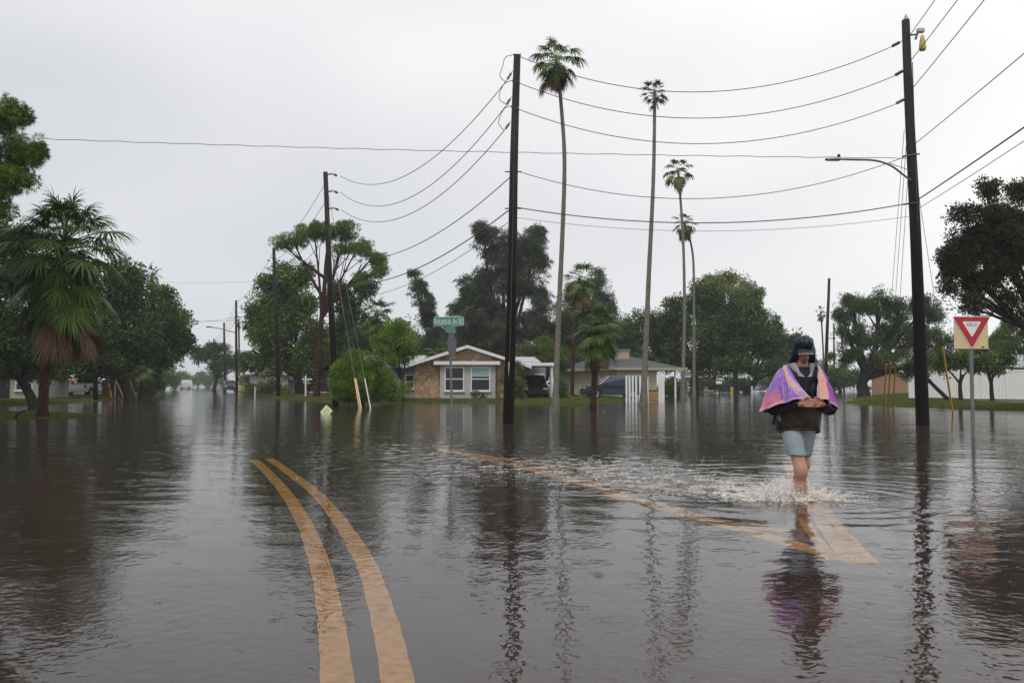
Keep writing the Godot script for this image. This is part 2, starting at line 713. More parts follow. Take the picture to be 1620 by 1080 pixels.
# blobs: [px, py, rx, ry] of the crown's masses as the photograph shows them at the distance d, built round in depth
func tree(called: String, label: String, group: String, d: float, base: Vector2, blobs: Array, o := {}) -> Node3D:
	var foot := G(base.x, base.y)
	var k := d / F
	foot = P(base.x, base.y, d)
	foot.y = o.get("y", -0.1)
	var t := thing(called, label, o.get("category", "tree"), foot, 0.0, group)
	var tr: float = o.get("trunk", 0.3)
	var kind: String = o.get("kind", "broad")
	var size: float = o.get("size", 1.15)
	var den: float = o.get("den", 9.0)
	var gap: float = o.get("gap", -0.12)
	var c1: Color = o.get("c1", Color(0.035, 0.062, 0.022))
	var c2: Color = o.get("c2", Color(0.07, 0.105, 0.032))
	c1 = Color(c1.r * 1.7, c1.g * 1.85, c1.b * 1.2)
	c2 = Color(c2.r * 2.35, c2.g * 2.5, c2.b * 1.5)
	var thick: float = o.get("thick", 0.85)
	var bark: Material = o.get("bark", bark_mat)
	var cs: Array[Vector3] = []
	var rs: Array[Vector3] = []
	var low := Vector3.ZERO
	for b: Array in blobs:
		var p := P(b[0], b[1], d) - foot
		var r := Vector3(b[2] * k, b[3] * k, maxf(b[2], b[3]) * k * thick)
		p.z += rnd(-0.35, 0.35) * r.z if blobs.size() > 1 else 0.0
		cs.append(p)
		rs.append(r)
		low += p / blobs.size()
	if tr > 0.0:
		var fork := Vector3(low.x * 0.35, maxf(0.6, low.y * o.get("fork", 0.42)), low.z * 0.35)
		if o.has("fork_at"):
			fork = P(o.fork_at.x, o.fork_at.y, d) - foot
		var path := []
		var rad := []
		for i in 7:
			var s := i / 6.0
			path.append(fork * s + Vector3(sin(s * 5.0 + foot.x) * tr * 0.5, 0, cos(s * 4.0 + foot.x) * tr * 0.4) * s)
			rad.append(tr * (1.0 - 0.35 * s) * (1.35 - minf(s * 3.0, 0.35)))
		path[0].y -= 0.4
		var g := Geo.new()
		g.tube(path, rad, 10)
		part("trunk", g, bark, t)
		for i in cs.size():
			var from: Vector3 = path[rng.randi_range(4, 6)]
			var to := cs[i]
			var mid := from.lerp(to, 0.5) + Vector3(rnd(-0.5, 0.5), rnd(-0.2, 0.5), rnd(-0.5, 0.5)) * tr * 3.0
			var lg := Geo.new()
			var r0: float = tr * 0.55
			var lp := []
			var lr := []
			for j in 6:
				var s := j / 5.0
				lp.append(from.lerp(mid, s).lerp(mid.lerp(to, s), s))
				lr.append(lerpf(r0, r0 * 0.3, s))
			lg.tube(lp, lr, 7)
			for j in int(o.get("twigs", 5)):
				var s := rnd(0.45, 1.0)
				var q: Vector3 = from.lerp(mid, s).lerp(mid.lerp(to, s), s)
				var e := to + rdir() * rs[i] * rnd(0.55, 0.95)
				lg.tube([q, q.lerp(e, 0.5) + Vector3(0, 0.1, 0) + rdir() * 0.2, e], [r0 * 0.3, r0 * 0.2, r0 * 0.07], 5, false)
			part("limb", lg, bark, t)
	var xs: Array[Transform3D] = []
	var cols := PackedColorArray()
	var gf: float = o.get("gapf", 0.55) * 100.0 / size
	for i in cs.size():
		var rr := rs[i]
		var area := PI * rr.x * rr.y
		var n := int(area * den / (size * size) * 3.2)
		var tone := rnd(0.0, 1.0)
		# the blob's leaves gather in smaller tufts, most of them towards its outside
		var tufts: Array[Vector3] = []
		var sizes: Array[float] = []
		for j in int(o.get("tufts", 16)):
			tufts.append(rdir() * rnd(0.45, 0.95))
			sizes.append(rnd(0.22, 0.42))
		for j in n:
			var dir := rdir()
			var s := pow(rng.randf(), o.get("shell", 0.5))
			var q := cs[i] + dir * rr * s
			if rng.randf() < o.get("tufted", 0.8):
				var ti := rng.randi_range(0, tufts.size() - 1)
				q = cs[i] + (tufts[ti] + dir * Vector3(1, 0.75, 1) * sizes[ti] * pow(s, 1.2)) * rr
				s = minf(1.0, tufts[ti].length() + 0.1)
			var w := q + foot
			var nz := noise_a.get_noise_3d(w.x * gf, w.y * gf, w.z * gf)
			if nz < gap + 0.25 * (s - 0.7):
				continue
			var cl := clampf(0.5 + 1.1 * noise_b.get_noise_3d(w.x * 60, w.y * 60, w.z * 60) + 0.25 * (tone - 0.5), 0, 1)
			var c := c1.lerp(c2, cl) * rnd(0.75, 1.25)
			cols.append(c)
			var sc := size * rnd(0.7, 1.25)
			var b := Basis.from_euler(Vector3(rnd(-0.4, 0.4), rnd(0, TAU), rnd(-0.4, 0.4))) if kind in ["wisp", "grass", "needle"] else Basis.from_euler(Vector3(rnd(0, TAU), rnd(0, TAU), rnd(0, TAU)))
			xs.append(Transform3D(b.scaled(Vector3.ONE * sc), q))
	scatter(o.get("crown", "crown"), leaf_clump(kind), xs, cols, t)
	n_leaves += xs.size()
	return t


# a fan leaf on its stalk: leaves the stem along +z raised by «lift» degrees; its fingers hang by their weight
func fan_leaf(lift: float, dead: bool, fine: int, hang: float) -> ArrayMesh:
	var key := "%s %s %s %s" % [lift, dead, fine, hang]
	if clumps.has(key):
		return clumps[key]
	var g := Geo.new()
	var a := deg_to_rad(lift)
	var pet := 0.6
	var ps := []
	var d := Vector3(0, sin(a), cos(a))
	var p := Vector3.ZERO
	for i in 5:
		ps.append(p)
		p += d * pet / 4.0
		d = (d + Vector3(0, -0.10, 0)).normalized()
	g.col = Color(0.075, 0.1, 0.02) if not dead else Color(0.11, 0.052, 0.02)
	g.tube(ps, [0.016, 0.013, 0.01, 0.009, 0.008], 5, false)
	var tip: Vector3 = ps[4]
	var side := Vector3.RIGHT
	var up := side.cross(d).normalized() * -1.0
	if up.y < 0.0:
		up = -up
	var spread := deg_to_rad(125.0 if not dead else 65.0)
	for i in fine:
		var u := 2.0 * (i + 0.5) / fine - 1.0
		var w := u * spread
		var dir := (d * cos(w) + side * sin(w) + up * (0.22 + 0.12 * sin(i * 2.3))).normalized()
		var l := 0.5 * (1.0 - 0.3 * u * u) * (0.92 + 0.08 * sin(i * 5.1))
		var root := tip + d * 0.09 * (1.0 - absf(u))
		var wd := 0.95 * l * spread / fine * 1.25
		var q := root
		var prev := -1
		var tone := rnd(0.8, 1.2)
		var dd := dir
		for s in 5:
			var f := s / 4.0
			if s > 0:
				dd = (dd + Vector3(0, -hang * (0.25 + f), 0) + Vector3(rnd(-0.05, 0.05), 0, rnd(-0.05, 0.05))).normalized()
				q += dd * l / 4.0
			var across := (side * cos(w) - d * sin(w)).normalized()
			across = (across - dd * across.dot(dd)).normalized()
			var nn := across.cross(dd).normalized()
			if nn.dot(up) < 0.0:
				nn = -nn
			var ww: float = wd * [0.45, 0.9, 0.8, 0.5, 0.08][s]
			if dead:
				g.col = Color(0.105, 0.048, 0.022).lerp(Color(0.15, 0.09, 0.045), f) * tone
			else:
				g.col = Color(0.14, 0.175, 0.028).lerp(Color(0.06, 0.10, 0.02), minf(1.0, f * 1.6)).lerp(Color(0.12, 0.12, 0.035), maxf(0, f - 0.7)) * tone
			var e1 := g.vert(q + across * ww * 0.5 - nn * ww * 0.16, (nn + across * 0.4).normalized())
			var e2 := g.vert(q, nn)
			var e3 := g.vert(q - across * ww * 0.5 - nn * ww * 0.16, (nn - across * 0.4).normalized())
			if prev >= 0:
				g.quad(prev, prev + 1, e2, e1)
				g.quad(prev + 1, prev + 2, e3, e2)
			prev = e1
	clumps[key] = g.mesh(frond_mat)
	return clumps[key]


# o: r0, r1 trunk radii; crown radius; green and dead leaf counts; lean of the stem through «via» pixels
func palm(called: String, label: String, group: String, d: float, base: Vector2, via: Array, o: Dictionary) -> Node3D:
	var foot := P(base.x, base.y, d)
	foot.y = o.get("y", -0.15)
	var t := thing(called, label, "palm tree", foot, 0.0, group)
	var pts := [Vector3.ZERO]
	for v: Vector2 in via:
		pts.append(P(v.x, v.y, d) - foot)
	var cv := Curve3D.new()
	for i in pts.size():
		var h: Vector3 = (pts[mini(i + 1, pts.size() - 1)] - pts[maxi(i - 1, 0)]) / 6.0
		cv.add_point(pts[i], -h, h)
	var path := []
	var rad := []
	var m := 26
	for i in m + 1:
		var s := float(i) / m
		path.append(cv.sample_baked(cv.get_baked_length() * s, true))
		rad.append(lerpf(o.r0, o.r1, pow(s, 0.6)) * (1.0 + 0.04 * sin(i * 2.7)) * (1.0 + 0.5 * maxf(0.0, 1.0 - s * 14.0)))
	path[0].y -= 0.3
	var g := Geo.new()
	g.tube(path, rad, 12)
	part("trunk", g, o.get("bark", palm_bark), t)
	var top: Vector3 = path[m]
	var R: float = o.crown
	var fine: int = o.get("fine", 18)
	var n: int = o.green
	var tot: int = n + o.dead
	var az: float = rnd(0, TAU)
	var lows: float = o.get("low", -50.0)
	for i in tot:
		az += 2.39996
		var f := float(i) / maxi(1, n - 1)
		var dead := i >= n
		var lift: float = lerpf(78.0, lows, pow(f, 0.8)) if not dead else rnd(-82, -55)
		lift = round((lift + rnd(-8, 8)) / 15.0) * 15.0
		var hang: float = o.get("hang", 0.28) * (1.0 if lift > -20 else 0.8)
		var me := fan_leaf(clampf(lift, -75, 75), dead, fine, hang)
		var sc := R * rnd(o.get("short", 0.75), 1.06) * (0.75 if f < 0.12 else 1.0)
		var yy := top + Vector3(0, (0.05 - 0.32 * f) * R * o.get("tall", 0.35) / 0.35 - (0.05 * R if dead else 0.0), 0)
		var b := Basis(Vector3.UP, az).scaled_local(Vector3.ONE * sc) * Basis(Vector3.BACK, rnd(-0.25, 0.25))
		put("dead_frond" if dead else "frond", me, t, Transform3D(b, yy))
	return t
# ------------------------------------------------------------------ poles and wires
func pole(label: String, d: float, base: Vector2, top: Vector2, r0: float, r1: float) -> Node3D:
	var foot := P(base.x, base.y, d)
	foot.y = -0.2
	var t := thing("utility_pole", label, "utility pole", foot, 0.0, "wooden utility poles")
	var head := P(top.x, top.y, d) - foot
	var g := Geo.new()
	var path := []
	var rad := []
	for i in 13:
		var s := i / 12.0
		path.append(head * s + Vector3(sin(s * 7.0 + d) * 0.02, 0, cos(s * 5.0) * 0.02))
		rad.append(lerpf(r0, r1, s))
	path[0].y -= 0.3
	g.tube(path, rad, 18)
	var hh := head.y
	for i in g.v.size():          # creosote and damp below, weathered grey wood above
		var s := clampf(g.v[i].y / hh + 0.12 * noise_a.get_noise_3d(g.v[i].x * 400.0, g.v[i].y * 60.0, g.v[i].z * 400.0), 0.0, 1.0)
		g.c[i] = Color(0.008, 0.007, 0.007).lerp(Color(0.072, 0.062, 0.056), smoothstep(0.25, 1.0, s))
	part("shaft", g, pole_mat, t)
	return t


# a wire that hangs between two points, «sag» metres below the chord at its middle
func wire(label: String, a: Vector3, b: Vector3, sag: float, r := 0.011, called := "overhead_wire", m: Material = null, twist := false) -> void:
	var mid := a.lerp(b, 0.5)
	var path := []
	var n := 28 if not twist else 160
	for i in n + 1:
		var s := float(i) / n
		var p := a.lerp(b, s) - mid
		p.y -= sag * 4.0 * s * (1.0 - s)
		if twist:
			p += Vector3(0, sin(i * 0.9) * 0.012, cos(i * 0.9) * 0.012)
		path.append(p)
	var t := Geo.new()
	t.tube(path, [r], 6)
	var o := part(called, t, m if m else wire_mat)
	o.position = mid
	tag(o, label, "wire", "wires strung between the poles")


# a dead-end insulator string between two points, as sheds along a rod
func insulator(parent: Node3D, a: Vector3, b: Vector3, r := 0.05) -> void:
	var g := Geo.new()
	g.tube([a, b], [0.014], 6)
	var u := (b - a).normalized()
	var e := u.cross(Vector3.UP).normalized()
	var bs := Basis(e, u, e.cross(u))
	for k in 5:
		var p := a.lerp(b, 0.3 + 0.12 * k)
		g.lathe([Vector2(0.014, -0.02), Vector2(r, -0.012), Vector2(r * 0.9, 0.008), Vector2(0.014, 0.02)], 10, p, bs)
	part("insulator", g, insul_mat, parent)


# ------------------------------------------------------------------ vehicles
func side_shape(pts: Array) -> PackedVector2Array:
	var o := PackedVector2Array()
	for p: Array in pts:
		o.append(Vector2(p[0], p[1]))
	return o


# a car, nose towards +x; «s»: length, width, height, kind
func car(called: String, label: String, category: String, where: Vector3, turn: float, kind: String, paint: Material, group := "") -> Node3D:
	var t := thing(called, label, category, where, turn, group)
	var L := 4.8
	var W := 1.9
	var low: Array
	var cab: Array
	var wheel := 0.37
	match kind:
		"suv":
			low = [[-2.38, 0.45], [-2.42, 0.75], [-2.36, 1.08], [1.1, 1.12], [2.1, 1.02], [2.34, 0.86], [2.4, 0.5], [2.3, 0.3], [-2.25, 0.3]]
			cab = [[-2.3, 1.06], [-2.05, 1.62], [-1.7, 1.76], [0.2, 1.78], [0.45, 1.72], [1.25, 1.1]]
			wheel = 0.4
		"pickup":
			low = [[-2.75, 0.55], [-2.78, 1.1], [-0.75, 1.12], [1.2, 1.18], [2.4, 1.12], [2.7, 0.98], [2.75, 0.55], [2.6, 0.4], [-2.6, 0.42]]
			cab = [[-0.8, 1.1], [-0.62, 1.78], [-0.35, 1.88], [0.5, 1.88], [0.75, 1.82], [1.45, 1.15]]
			wheel = 0.41
		"van":
			low = [[-2.9, 0.4], [-2.9, 1.2], [2.3, 1.2], [2.8, 1.0], [2.85, 0.5], [2.7, 0.32], [-2.8, 0.32]]
			cab = [[-2.88, 1.18], [-2.85, 2.3], [-2.7, 2.42], [1.3, 2.42], [1.6, 2.3], [2.35, 1.18]]
			W = 2.1
		_:
			low = [[-2.2, 0.4], [-2.25, 0.7], [-2.15, 0.95], [0.9, 0.95], [1.9, 0.82], [2.2, 0.66], [2.25, 0.4], [2.1, 0.25], [-2.1, 0.25]]
			cab = [[-1.95, 0.93], [-1.3, 1.38], [-0.9, 1.45], [0.2, 1.44], [0.5, 1.36], [1.25, 0.94]]
			wheel = 0.33
	var g := Geo.new()
	loft(g, low, W * 0.5, 0.93, 1.0)
	part("body", g, paint, t)
	var gc := Geo.new()
	loft(gc, cab, W * 0.46, 0.99, 0.78)
	var roof := part("cabin", gc, paint, t)
	# glass a little proud of the cabin, following its slope
	var y0: float = cab[0][1] + 0.06
	var y1 := 0.0
	for p: Array in cab:
		y1 = maxf(y1, p[1])
	var hgt := y1 - y0
	var splits := [[0.06, 0.36], [0.39, 0.66], [0.69, 0.96]] if kind == "suv" else [[0.06, 0.5], [0.54, 0.96]]
	var xa := lerpf(cab[0][0], cab[1][0], 0.55)
	var xb := lerpf(cab[-1][0], cab[-2][0], 0.5)
	for sd: float in [-1.0, 1.0]:
		for sp: Array in splits:
			if kind == "van" and sp[0] < 0.5:
				continue
			var gg := Geo.new()
			var l0 := lerpf(xa, xb, sp[0])
			var l1 := lerpf(xa, xb, sp[1])
			var i0 := lerpf(cab[1][0], cab[-2][0], sp[0])
			var i1 := lerpf(cab[1][0], cab[-2][0], sp[1])
			var za := W * 0.46 * lerpf(0.99, 0.78, 0.1) + 0.012
			var zb := W * 0.46 * lerpf(0.99, 0.78, 0.8) + 0.012
			gg.face(Vector3(l0, y0 + 0.05 * hgt, sd * za), Vector3(l1, y0 + 0.05 * hgt, sd * za), Vector3(i1, y0 + 0.78 * hgt, sd * zb), Vector3(i0, y0 + 0.78 * hgt, sd * zb), Vector3(0, 0, sd))
			part("side_window", gg, car_glass, roof)
	for e: Array in [[0, 1, "rear_window"], [-1, -2, "windscreen"]]:
		var p: Array = cab[e[0]]
		var q: Array = cab[e[1]]
		var a := Vector2(p[0], p[1]).lerp(Vector2(q[0], q[1]), 0.15)
		var b := Vector2(p[0], p[1]).lerp(Vector2(q[0], q[1]), 0.9)
		var out := 0.015 * (-1.0 if e[0] == 0 else 1.0)
		var gg := Geo.new()
		gg.face(Vector3(a.x + out, a.y + 0.01, -W * 0.39), Vector3(a.x + out, a.y + 0.01, W * 0.39), Vector3(b.x + out, b.y + 0.01, W * 0.34), Vector3(b.x + out, b.y + 0.01, -W * 0.34), Vector3(out, 0.005, 0))
		part(e[2], gg, car_glass, roof)
	var fx: float = low[6][0] if kind != "van" else 2.85
	var rx: float = low[0][0]
	for sd: float in [-1.0, 1.0]:
		var ax := 1.45 if kind != "pickup" else 1.75
		for wx: float in [-ax, ax]:
			var tg := Geo.new()
			var bs := Basis(Vector3.RIGHT, PI / 2)
			tg.lathe([Vector2(wheel * 0.62, -0.11), Vector2(wheel * 0.93, -0.12), Vector2(wheel, -0.08), Vector2(wheel, 0.08), Vector2(wheel * 0.93, 0.12), Vector2(wheel * 0.62, 0.11)], 24, Vector3(wx, wheel, sd * (W * 0.5 - 0.10)), bs)
			var wh := part("wheel", tg, rubber, t)
			var rg := Geo.new()
			rg.lathe([Vector2(0, sd * 0.08), Vector2(wheel * 0.2, sd * 0.085), Vector2(wheel * 0.25, sd * 0.06), Vector2(wheel * 0.6, sd * 0.07), Vector2(wheel * 0.64, sd * 0.12)], 20, Vector3(wx, wheel, sd * (W * 0.5 - 0.10)), Basis(Vector3.RIGHT, PI / 2))
			for k in 5:
				var an := TAU * k / 5.0
				rg.box(Vector3(wx + cos(an) * wheel * 0.4, wheel + sin(an) * wheel * 0.4, sd * (W * 0.5 - 0.018)), Vector3(wheel * 0.5, 0.05, 0.02), 0.004, Basis(Vector3.BACK, an))
			part("rim", rg, rim_mat, wh)
			var ag := Geo.new()
			var arc := []
			for k in 13:
				var an := PI * k / 12.0
				arc.append(Vector3(wx + cos(an) * (wheel + 0.07), wheel + sin(an) * (wheel + 0.07), sd * (W * 0.5 - 0.005)))
			ag.tube(arc, [0.035], 6)
			part("wheel_arch", ag, dark_trim, t)
		boxp("headlight", Vector3(fx - 0.1, low[5][1] - 0.06, sd * W * 0.37), Vector3(0.22, 0.14, 0.34), lamp_glass, t, 0.03)
		boxp("tail_light", Vector3(rx + 0.02, low[2][1] - 0.17, sd * W * 0.43), Vector3(0.09, 0.3, 0.2), tail_glass, t, 0.02)
		boxp("mirror", Vector3(lerpf(xb, xa, 0.08), y0 + 0.08, sd * (W * 0.5 + 0.08)), Vector3(0.12, 0.15, 0.2), paint, t, 0.04)
		boxp("sill", Vector3(0, low[-1][1] + 0.03, sd * (W * 0.5 - 0.03)), Vector3(2.1, 0.1, 0.08), dark_trim, t, 0.02)
		for dx: float in [-0.55, 0.5]:
			boxp("door_handle", Vector3(dx, low[2][1] - 0.14, sd * (W * 0.5 + 0.012)), Vector3(0.17, 0.03, 0.03), dark_trim, t, 0.008)
			boxp("door_seam", Vector3(dx + 0.32, low[2][1] - 0.33, sd * (W * 0.5 - 0.004)), Vector3(0.012, 0.6, 0.012), dark_trim, t)
	boxp("front_bumper", Vector3(fx - 0.02, 0.45, 0), Vector3(0.16, 0.2, W * 0.9), dark_trim, t, 0.04)
	boxp("grille", Vector3(fx - 0.02, 0.72, 0), Vector3(0.08, 0.18, W * 0.5), dark_trim, t, 0.02)
	boxp("rear_bumper", Vector3(rx - 0.02, 0.5, 0), Vector3(0.16, 0.2, W * 0.92), rim_mat if kind == "pickup" else dark_trim, t, 0.04)
	boxp("licence_plate", Vector3(rx - 0.02, 0.78, 0), Vector3(0.02, 0.14, 0.3), white_paint, t, 0.004)
	if kind == "pickup":
		boxp("tailgate", Vector3(rx - 0.025, 0.86, 0), Vector3(0.05, 0.42, W * 0.72), paint, t, 0.015)
		boxp("bed_liner", Vector3(-1.77, 1.126, 0), Vector3(1.85, 0.03, W * 0.8), dark_trim, t, 0.01)
	return t


# side outline lofted across the width: full in the middle, rounded in towards the sides and narrower at the top
func loft(g: Geo, pts: Array, hw: float, kb: float, kt: float) -> void:
	var m := pts.size()
	var lo := 1e9
	var hi := -1e9
	var mid := Vector2.ZERO
	for p: Array in pts:
		lo = minf(lo, p[1])
		hi = maxf(hi, p[1])
		mid += Vector2(p[0], p[1]) / m
	var rings: Array = []
	for k: Array in [[-1.0, 0.93], [-0.985, 0.975], [-0.93, 1.0], [0.93, 1.0], [0.985, 0.975], [1.0, 0.93]]:
		var ring: Array = []
		for p: Array in pts:
			var q = mid + (Vector2(p[0], p[1]) - mid) * k[1]
			var w := lerpf(kb, kt, (p[1] - lo) / (hi - lo))
			ring.append(Vector3(q.x, q.y, k[0] * hw * w))
		rings.append(ring)
	for r in rings.size() - 1:
		for i in m:
			var j := (i + 1) % m
			var a: Vector3 = rings[r][i]
			var b: Vector3 = rings[r][j]
			var o := (a + b) * 0.5 - Vector3(mid.x, mid.y, 0)
			g.face(a, b, rings[r + 1][j], rings[r + 1][i], o)
	for e in [0, rings.size() - 1]:
		var c := Vector3(mid.x, mid.y, rings[e][0].z)
		for i in m:
			g.flat3(c, rings[e][i], rings[e][(i + 1) % m], Vector3(0, 0, -1.0 if e == 0 else 1.0))
# ------------------------------------------------------------------ the wading person
func turned(g: Geo, xf: Transform3D) -> void:
	for i in g.v.size():
		g.v[i] = xf * g.v[i]
		g.n[i] = (xf.basis * g.n[i]).normalized()


func recolor(g: Geo, by: Callable) -> void:
	for i in g.v.size():
		g.c[i] = by.call(g.v[i])


func catmull(a: Vector3, b: Vector3, c: Vector3, d: Vector3, t: float) -> Vector3:
	return b.cubic_interpolate(c, a, d, t)


func person() -> void:
	var t := thing("person", "person wading in grey shorts and dark hooded jacket, purple and pink towel round the shoulders", "person", Vector3(2.94, -0.2, -9.1))
	var skin := tinted(0.45)
	skin.subsurf_scatter_enabled = true
	skin.subsurf_scatter_strength = 0.08
	var cloth := tinted(0.85)
	var shiny := tinted(0.42)
	shiny.metallic_specular = 0.35
	# body: legs, head and neck, hands
	var g := Geo.new()
	g.col = Color(0.40, 0.20, 0.135)
	var legs := [
		[Vector3(-0.08, 0.9, 0.0), Vector3(-0.035, 0.5, 0.15), 0.085, 0.059],
		[Vector3(-0.035, 0.5, 0.15), Vector3(-0.03, 0.46, 0.16), 0.058, 0.056],
		[Vector3(-0.036, 0.47, 0.145), Vector3(-0.02, 0.33, 0.11), 0.05, 0.057],
		[Vector3(-0.022, 0.33, 0.11), Vector3(0.005, 0.07, 0.10), 0.053, 0.034],
		[Vector3(0.005, 0.05, 0.08), Vector3(0.0, 0.03, 0.25), 0.042, 0.03],
		[Vector3(0.07, 0.92, 0.0), Vector3(0.07, 0.66, -0.08), 0.07, 0.062], [Vector3(0.07, 0.66, -0.08), Vector3(0.078, 0.52, -0.08), 0.064, 0.054],
		[Vector3(0.078, 0.52, -0.08), Vector3(0.07, 0.38, -0.22), 0.052, 0.052],
		[Vector3(0.07, 0.38, -0.22), Vector3(0.06, 0.2, -0.42), 0.052, 0.036],
		[Vector3(0.06, 0.18, -0.43), Vector3(0.06, 0.05, -0.33), 0.038, 0.028],
	]
	nets(g, legs, 0.035, 0.012)
	# neck joins the head to the chest
	nets(g, [[Vector3(0.03, 1.36, 0.0), Vector3(0.04, 1.62, 0.03), 0.09, 0.056], [Vector3(-0.12, 1.42, 0.0), Vector3(0.18, 1.42, 0.0), 0.06, 0.06]], 0.05, 0.01)
	var head := Transform3D(Basis(Vector3.UP, -0.12) * Basis(Vector3.RIGHT, 0.42), Vector3(0.04, 1.695, 0.07))
	var h := Geo.new()
	h.col = g.col
	nets(h, [
		[Vector3(0, 0.03, -0.01), Vector3(0.077, 0.097, 0.097)], [Vector3(0, -0.05, 0.02), Vector3(0.058, 0.065, 0.068)],
		[Vector3(0, 0.015, 0.086), Vector3(0, -0.024, 0.108), 0.010, 0.015], [Vector3(-0.012, -0.026, 0.096), Vector3(0.012, -0.026, 0.096), 0.010, 0.010],
		[Vector3(-0.08, -0.005, -0.005), Vector3(0.012, 0.033, 0.02)], [Vector3(0.08, -0.005, -0.005), Vector3(0.012, 0.033, 0.02)],
		[Vector3(-0.04, 0.028, 0.072), Vector3(0.04, 0.028, 0.072), 0.012, 0.012], [Vector3(-0.02, -0.062, 0.077), Vector3(0.02, -0.062, 0.077), 0.008, 0.008],
		[Vector3(-0.016, -0.072, 0.076), Vector3(0.016, -0.072, 0.076), 0.008, 0.008], [Vector3(0, -0.10, 0.058), Vector3(0.026, 0.02, 0.022)],
	], 0.018, 0.004, [], [[Vector3(-0.031, 0.008, 0.092), Vector3(0.017, 0.009, 0.012)], [Vector3(0.031, 0.008, 0.092), Vector3(0.017, 0.009, 0.012)], [Vector3(0, -0.067, 0.092), Vector3(0.022, 0.0025, 0.012)]])
	recolor(h, func(p: Vector3) -> Color:
		if absf(p.y + 0.067) < 0.012 and absf(p.x) < 0.024 and p.z > 0.07:
			return Color(0.3, 0.11, 0.09)
		if p.y < -0.03 and p.z < 0.085 and absf(p.y + 0.067) > 0.014:
			return Color(0.22, 0.12, 0.085)
		return Color(0.38, 0.18, 0.125))
	turned(h, head)
	append(g, h)
	# hands: palm, four unequal fingers and a thumb each, one closed over the other
	for s: float in [-1.0, 1.0]:
		var hp := []
		var z := 0.30 if s < 0 else 0.285
		var cx := 0.045
		hp.append([Vector3(cx + s * 0.16, 1.145, z - 0.07), Vector3(cx + s * 0.095, 1.16, z - 0.02), 0.027, 0.026])
		for i in 4:
			var y := 1.198 - 0.0215 * i
			hp.append([Vector3(cx + s * 0.11, 1.185 - 0.013 * i, z - 0.03), Vector3(cx + s * 0.045, y, z + 0.005), 0.016, 0.0125])
			var ln: float = [0.92, 1.0, 0.95, 0.76][i]
			var k0 := Vector3(cx + s * 0.045, y, z + 0.005)
			var bend := 0.028 if s < 0 else 0.006
			var k1 := k0 + Vector3(-s * 0.042 * ln, 0.002, bend * 0.7)
			var k2 := k1 + Vector3(-s * 0.03 * ln, -0.002, -0.012)
			var k3 := k2 + Vector3(-s * 0.012 * ln, -0.003, -0.02)
			hp.append([k0, k1, 0.0105, 0.0095])
			hp.append([k1, k2, 0.0095, 0.0088])
			hp.append([k2, k3, 0.0088, 0.0075])
		var tb := Vector3(cx + s * 0.10, 1.19, z - 0.01)
		hp.append([tb, tb + Vector3(-s * 0.035, 0.028, 0.018), 0.015, 0.0115])
		hp.append([tb + Vector3(-s * 0.035, 0.028, 0.018), tb + Vector3(-s * 0.075, 0.03, 0.022), 0.0112, 0.009])
		var hg := Geo.new()
		hg.col = Color(0.43, 0.2, 0.135)
		nets(hg, hp, 0.006, 0.0035)
		append(g, hg)
	part("body", g, skin, t)
	for s: float in [-1.0, 1.0]:
		var e := Geo.new()
		e.col = Color(0.7, 0.68, 0.66)
		e.sphere(head * Vector3(s * 0.031, 0.008, 0.078), Vector3.ONE * 0.0115)
		e.col = Color(0.03, 0.02, 0.015)
		e.sphere(head * Vector3(s * 0.031, 0.004, 0.0865), Vector3.ONE * 0.0055)
		part("eye", e, shiny, t)
	var tee := Geo.new()
	tee.col = Color(0.008, 0.01, 0.02)
	nets(tee, [[Vector3(-0.05, 1.42, 0.03), Vector3(0.12, 1.42, 0.03), 0.09, 0.09], [Vector3(0.035, 1.40, 0.04), Vector3(0.038, 1.525, 0.045), 0.10, 0.068], [Vector3(0.03, 1.3, 0.05), Vector3(0.035, 1.42, 0.06), 0.1, 0.09]], 0.04, 0.009, [[Vector3(0, 1, 0.1).normalized(), 1.53]], [], 0.004)
	part("shirt", tee, cloth, t)
	# shorts
	var sg := Geo.new()
	nets(sg, [
		[Vector3(-0.085, 1.0, 0.0), Vector3(0.065, 1.0, 0.0), 0.12, 0.12], [Vector3(-0.085, 0.92, 0.01), Vector3(-0.055, 0.60, 0.11), 0.112, 0.088],
		[Vector3(0.075, 0.92, 0.0), Vector3(0.06, 0.60, -0.09), 0.108, 0.085],
	], 0.010, 0.010, [[Vector3(-0.05, -1, 0.08).normalized(), -0.617], [Vector3(0, 1, 0), 1.06]], [], 0.008)
	recolor(sg, func(p: Vector3) -> Color:
		var c := Color(0.26, 0.315, 0.36) * (0.92 + 0.16 * noise_a.get_noise_3d(p.x * 700, p.y * 700, p.z * 700))
		if p.y < 0.64 + absf(p.x) * 0.02:
			c = c * 0.82
		return c)
	part("shorts", sg, cloth, t)
	var seam := Geo.new()
	seam.tube([Vector3(0.01, 0.93, 0.128), Vector3(0.012, 0.84, 0.125), Vector3(0.014, 0.80, 0.10)], [0.004], 5)
	for s: float in [-1.0, 1.0]:
		seam.tube([Vector3(s * 0.14, 0.98, 0.10), Vector3(s * 0.185, 0.86, 0.07)], [0.004], 5)
	part("seam", seam, plain(0.09, 0.115, 0.135, 0.9), t)
	# jacket: navy above, brown below
	var jg := Geo.new()
